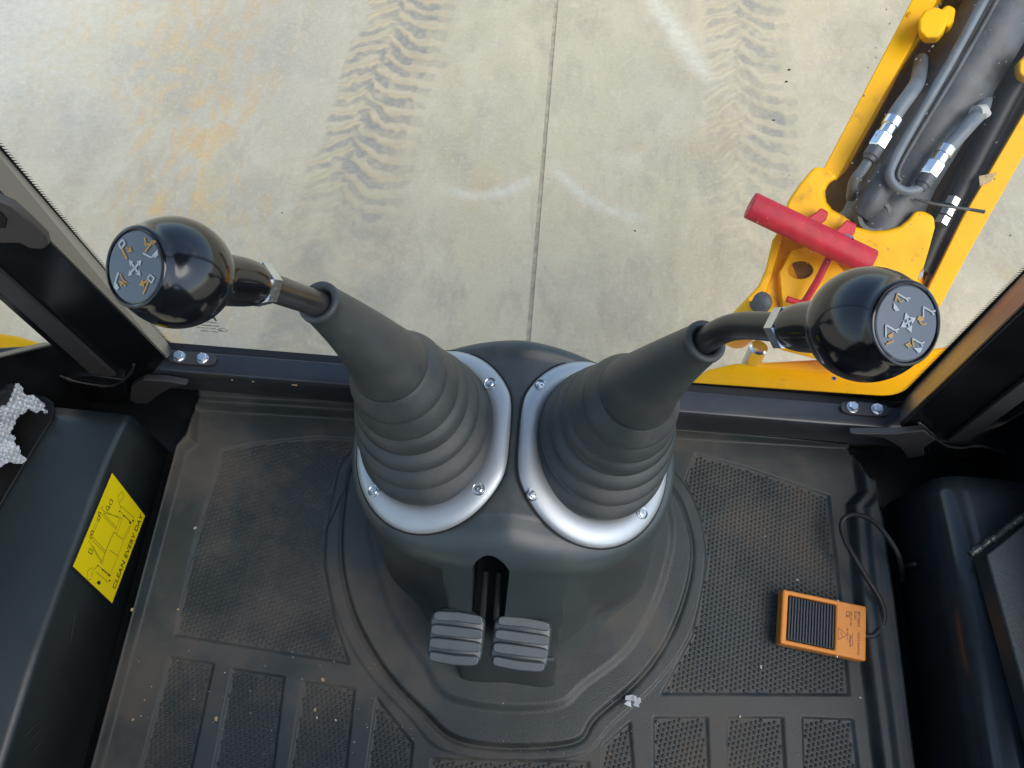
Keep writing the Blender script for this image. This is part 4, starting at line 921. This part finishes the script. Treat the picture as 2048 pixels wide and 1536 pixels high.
# ---------------------------------------------------------------- outside: rail, kingpost, boom
def Q(a, b_, h=0.0): return atD(a, b_, 1.5 - h)
BD = ray(1790, 380).normalized()
def qpoly(name, pts_, h0, th, m, parent, bev=.004, seg=3, BD=BD):
    """plate whose outer face lies h0 nearer than the boom's mid plane and is th thick"""
    return prism(name, [Q(a, b_, h0) for a, b_ in pts_], BD * th, m, parent, bev, seg)
RAIL = empty('slide_rail', (.75, .70, -.45), 'yellow rear slide rail of the machine under the window at right', 'rail')
def rz(a, b_, z): return tuple(atZ(a, b_, z))
# top face from the sill side back to the kingpost, ends rounded at the left
tp = [(1385, 800), (1378, 772), (1388, 752), (1420, 735), (1470, 724), (1560, 720), (1700, 712), (1900, 690), (2200, 690), (2200, 860), (1700, 850)]
prism('rail_beam', [rz(a, b_, -.25) for a, b_ in tp], (0, 0, -.18), m_yel, RAIL, .012, 4)
q_ = atZ(1668, 757, -.25); lathe('rail_hole', q_, (0, 0, 1), [(-.004, .0055), (.0006, .0055), (.0006, .0001)], m_chipw, RAIL, 20); lathe('rail_hole_core', q_, (0, 0, 1), [(-.004, .0035), (.0012, .0035), (.0012, .0001)], m_ink, RAIL, 16)
KP = empty('kingpost', (.62, .85, -.5), 'yellow cast kingpost that carries the digging boom, behind the right lever', 'kingpost')
top = [(1628, 333), (1648, 336), (1668, 345), (1674, 356), (1655, 366), (1646, 385), (1650, 405), (1662, 420), (1684, 432), (1697, 441), (1712, 455), (1745, 462), (1775, 460), (1800, 452), (1817, 438), (1830, 422), (1850, 424), (1868, 433), (1870, 455), (1858, 500), (1840, 560), (1815, 585), (1770, 560), (1690, 530), (1630, 505), (1585, 480), (1562, 455), (1575, 402), (1598, 368)]
qpoly('bearing_plate', top, .03, .045, m_yelcast, KP, .007, 4)
body = [(1588, 430), (1552, 466), (1540, 500), (1532, 545), (1512, 588), (1508, 640), (1545, 700), (1700, 740), (1835, 700), (1850, 590), (1846, 540), (1800, 500), (1700, 480)]
kb = qpoly('casting', body, -.016, .13, m_yelcast, KP, .02, 5)
flr = [(1560, 545), (1585, 500), (1620, 492), (1660, 505), (1690, 545), (1730, 560), (1830, 570), (1836, 640), (1700, 700), (1600, 660), (1566, 620)]
cu_ = mesh('cut', *prism_data([Q(1601 + 27 * math.cos(t), 540 + 19 * math.sin(t), .1) for t in np.linspace(0, 2 * math.pi, 40)[:-1]], ray(1601, 540).normalized() * .20), None)
fl = mesh('pin_boss', *prism_data([Q(a, b_, .004) for a, b_ in flr], fw * .06), m_yelcast, KP); bpy.context.view_layer.update()
boolean(fl, cu_); fl.data.materials.clear(); fl.data.materials.append(m_yelcast); bevel(fl, .008, 4, 50)
lathe('pin_socket', Q(1601, 540, -.012), ray(1601, 540).normalized(), [(0, .0262), (.0, .0262), (.003, .0245), (.003, .0001)], m_yel_shade_dirt, KP, 40)
# rim of the casting's left flank and the clamp cheek by the lever
qpoly('flank_rib', [(1556, 462), (1566, 470), (1548, 530), (1530, 590), (1500, 606), (1490, 600), (1516, 572), (1530, 540), (1544, 480)], .004, .12, m_yelcast, KP, .006)
lathe('clamp_boss', Q(1500, 640, -.10), -fw + UP * .2, [(-.1, .036), (.075, .036), (.09, .030), (.095, .020), (.095, .0001)], m_yelcast, KP, 40, 50)
lathe('clamp_sleeve', Q(1521, 608, -.03), -fw - RT * .3, [(-.10, .021), (.035, .021), (.04, .016), (.04, .0001)], m_barrel, KP, 30, 50)
lathe('clamp_pin', Q(1512, 706, -.06), -fw + UP * .6, [(-.2, .018), (.02, .018), (.024, .014)], m_chrome, KP, 30, 40)
qpoly('clamp_tag', [(1440, 640), (1452, 628), (1488, 626), (1488, 634), (1456, 637), (1446, 646)], -.03, .004, m_steel, KP, .0008)
qpoly('lever_tag', [(1838, 548), (1848, 538), (1846, 552), (1838, 560)], .03, .004, m_chipw, KP, 0)

LOCK = empty('boom_lock_bar', Q(1615, 465, .06), 'faded red boom lock handle lying across the yellow kingpost', 'boom lock')
a, b_ = Q(1500, 410, .085), Q(1742, 526, .085); d = (b_ - a).normalized(); nrm_ = (-fw); sdv = d.cross(nrm_).normalized()
vs = []; n = 24
prof_ = [(math.cos(t) * .0250 * (abs(math.cos(t)) ** -.25 if abs(math.cos(t)) > 1e-3 else 1), math.sin(t) * .019) for t in np.linspace(0, 2 * math.pi, 33)[:-1]]
o = prism('handle_bar', [a + sdv * p_[0] + nrm_ * p_[1] for p_ in prof_], b_ - a, m_red, LOCK, .0025, 2)
for c_ in ([(1606, 440), (1634, 424), (1640, 416), (1655, 425), (1650, 442), (1634, 452), (1632, 462), (1615, 462)], [(1662, 468), (1682, 452), (1692, 440), (1712, 449), (1708, 468), (1696, 482), (1690, 492), (1670, 484)]):
    qpoly('lock_lug', c_, .070, .03, m_red, LOCK, .003, 2)
tube('stay_rod', [Q(1658, 515, .055), Q(1636, 560, .045), Q(1610, 603, .03)], .0068, m_red, LOCK, 14)
tube('stay_hook', [Q(1612, 604, .03), Q(1598, 606, .03), Q(1574, 598, .03)], .0062, m_red, LOCK, 12)
lathe('lock_bolt', Q(1697, 480, .075), d + nrm_ * .3, [(-.01, .009), (.006, .009), (.008, .0075)], m_steel, LOCK, 6, 20)

BOOM = empty('digging_boom', Q(1760, 420, -.2), 'yellow box-section digging boom with grey hoses rising out to the right', 'boom')
def shift(L_, dx, dy): return [(a + dx, b_ + dy) for a, b_ in L_]
# left and right side plates seen on edge
qpoly('side_plate', [(1640, 350), (1672, 362), (1885, -20), (1990, -220), (1945, -220), (1855, -60)], .0, .26, m_yel, BOOM, .003, BD=ray(2000, 60).normalized())
qpoly('side_plate', [(1850, 590), (1880, 614), (1935, 510), (2062, 285), (2350, -220), (2300, -220), (2060, 205), (1925, 435)], .0, .26, m_yel, BOOM, .003)
qpoly('web_plate', [(1648, 352), (1655, 450), (1760, 530), (1880, 600), (2330, -200), (1958, -200)], -.17, .012, m_yel_shade_dirt, BOOM, 0)
tube('cylinder_barrel', [Q(1735, 490, -.055), Q(1800, 350, -.055), Q(2150, -230, -.055)], .072, m_barrel, BOOM, 48)
lathe('cylinder_eye', Q(1748, 432, .01), -fw, [(-.1, .038), (.0, .038), (.006, .034), (.006, .026), (-.01, .024), (-.01, .0001)], m_barrel, BOOM, 40, 40)
tube('eye_neck', [Q(1720, 430, .0), Q(1738, 408, .01), Q(1775, 345, .01)], [.022, .026, .03], m_barrel, BOOM, 20)
def hose(pts_, r_, m, nm='hose'): return tube(nm, [V(q__) for q__ in spline([tuple(Q(*p_)) for p_ in pts_], 8)], r_, m, BOOM, 18)
hose([(1842, 120, -.06), (1836, 160, .02), (1822, 185, .045), (1800, 215, .048), (1778, 250, .048)], .0138, m_hose)
hose([(1778, 250, .048), (1752, 295, .048), (1728, 335, .040), (1708, 362, .02), (1702, 395, -.03)], .0092, m_hose, 'steel_pipe')
hose([(1972, 190, -.08), (1962, 222, .02), (1942, 245, .045), (1915, 275, .048), (1888, 305, .048)], .0138, m_hose)
hose([(1888, 305, .048), (1866, 348, .050), (1845, 373, .050), (1815, 383, .050), (1790, 372, .050), (1779, 350, .050), (1790, 318, .048), (1830, 245, .046), (1900, 125, .045), (1990, -40, .045), (2080, -200, .045)], .0086, m_hose, 'steel_pipe')
hose([(1801, 362, .040), (1795, 350, .042), (1805, 322, .042), (1850, 245, .040), (1920, 130, .040), (2010, -30, .040)], .0050, m_barrel, 'thin_pipe')
tube('hose_end_cap', [Q(1951, 226, .042), Q(1965, 222, .034), Q(1972, 232, .03)], [.014, .0125, .010], m_chipw, BOOM, 18)
for (a, b_), (c1, d1) in (((1788, 238), (1738, 318)), ((1894, 296), (1852, 358))):
    p0 = Q(a, b_, .049); p1 = Q(c1, d1, .049); L_ = (p1 - p0).length; ax = (p1 - p0) / L_
    lathe('chrome_ferrule', p0, ax, [(0, .0162), (.016, .0162), (.017, .0145), (.017, .0134), (.033, .0134), (.033, .0150), (.035, .0154)], m_chrome, BOOM, 32, 30)
    lathe('pipe_nut', p0 + ax * .035, ax, [(0, .0156), (.0015, .0170), (.028, .0170), (.030, .0155)], m_chrome, BOOM, 6, 20)
    lathe('pipe_collar', p0 + ax * .065, ax, [(0, .0148), (.018, .0148), (.020, .0125), (.027, .0110)], m_barrel, BOOM, 28, 30)
# hoses along the right plate, bundled with a strap
for dx, r_, h_ in ((0, .015, -.03), (22, .013, -.045), (-18, .012, -.07)):
    hose([(1842 + dx, 545, h_), (1890 + dx, 440, h_), (1985 + dx, 258, h_), (2120 + dx, 0, h_), (2220 + dx, -200, h_)], r_, m_darkplas)
for a, b_ in ((1904, 404), (1894, 424), (1884, 442)):
    lathe('hose_fitting', Q(a, b_, -.005), (Q(1985, 258) - Q(1890, 440)), [(-.008, .013), (.008, .013)], m_steel, BOOM, 6)
tube('cable_tie', [Q(1828, 398, .02), Q(1870, 408, .03), Q(1905, 414, .03), Q(1940, 419, .02), Q(1970, 424, .035)], [.0022, .003, .003, .003, .0036], m_barrel, BOOM, 8)
# stops at the top left and right
for pts_, h_ in (([(1838, 38), (1850, 18), (1872, 12), (1892, 22), (1900, 30), (1890, 58), (1876, 75), (1852, 76), (1838, 62)], .06), ([(1880, 20), (1895, 8), (1912, 16), (1908, 42), (1896, 56), (1880, 44)], .045), ([(2038, 122), (2060, 100), (2090, 110), (2086, 150), (2052, 158), (2038, 146)], .05)):
    qpoly('stop_block', pts_, h_, .07, m_yel, BOOM, .006, 4)
qpoly('lug_plate', [(1808, 30), (1818, 20), (1826, 24), (1818, 38), (1812, 42)], .0, .03, m_yel, BOOM, .002)
qpoly('wear_patch', [(1958, 352), (1995, 345), (1980, 365), (1960, 372)], .003, .004, m_chip, BOOM, 0)
# left fender and stabiliser seen through the door glass
LF = empty('fender', (-1.05, .55, -.4), 'yellow rear fender of the machine seen through the left door glass', 'fender')
fpts = [(-260, 640), (-60, 655), (30, 668), (70, 680), (150, 700), (150, 790), (-260, 790)]
prism('fender_top', [atZ(a, b_, -.28) for a, b_ in fpts], (0, 0, -.10), m_yel, LF, .012, 4)
# left door: glass with black lower panel
LD = empty('left_door', (-.668, .2, 0), 'left cab door with dark lower panel and clear glass', 'door')
pp_ = [atX(0, 714, -.668), atX(96, 690, -.668)]
y0_, z0_ = pp_[0].y, pp_[0].z; y1_, z1_ = pp_[1].y, pp_[1].z; sl_ = (z1_ - z0_) / (y1_ - y0_)
prism('lower_panel', [(-.668, .47, z0_ + sl_ * (.47 - y0_)), (-.668, .30, z0_ + sl_ * (.30 - y0_)), (-.668, -.8, .42), (-.668, -.8, .08), (-.668, .47, .0)], (-.02, 0, 0), m_wall, LD, .003)
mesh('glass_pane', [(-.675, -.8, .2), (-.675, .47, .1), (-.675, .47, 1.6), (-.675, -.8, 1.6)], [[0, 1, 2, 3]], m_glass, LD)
RD = empty('right_door', (.728, .2, 0), 'right cab door with dark lower panel', 'door')
prism('lower_panel', [(.728, .47, .30), (.728, -.8, .42), (.728, -.8, .08), (.728, .47, .0)], (.02, 0, 0), m_wall, RD, .003)
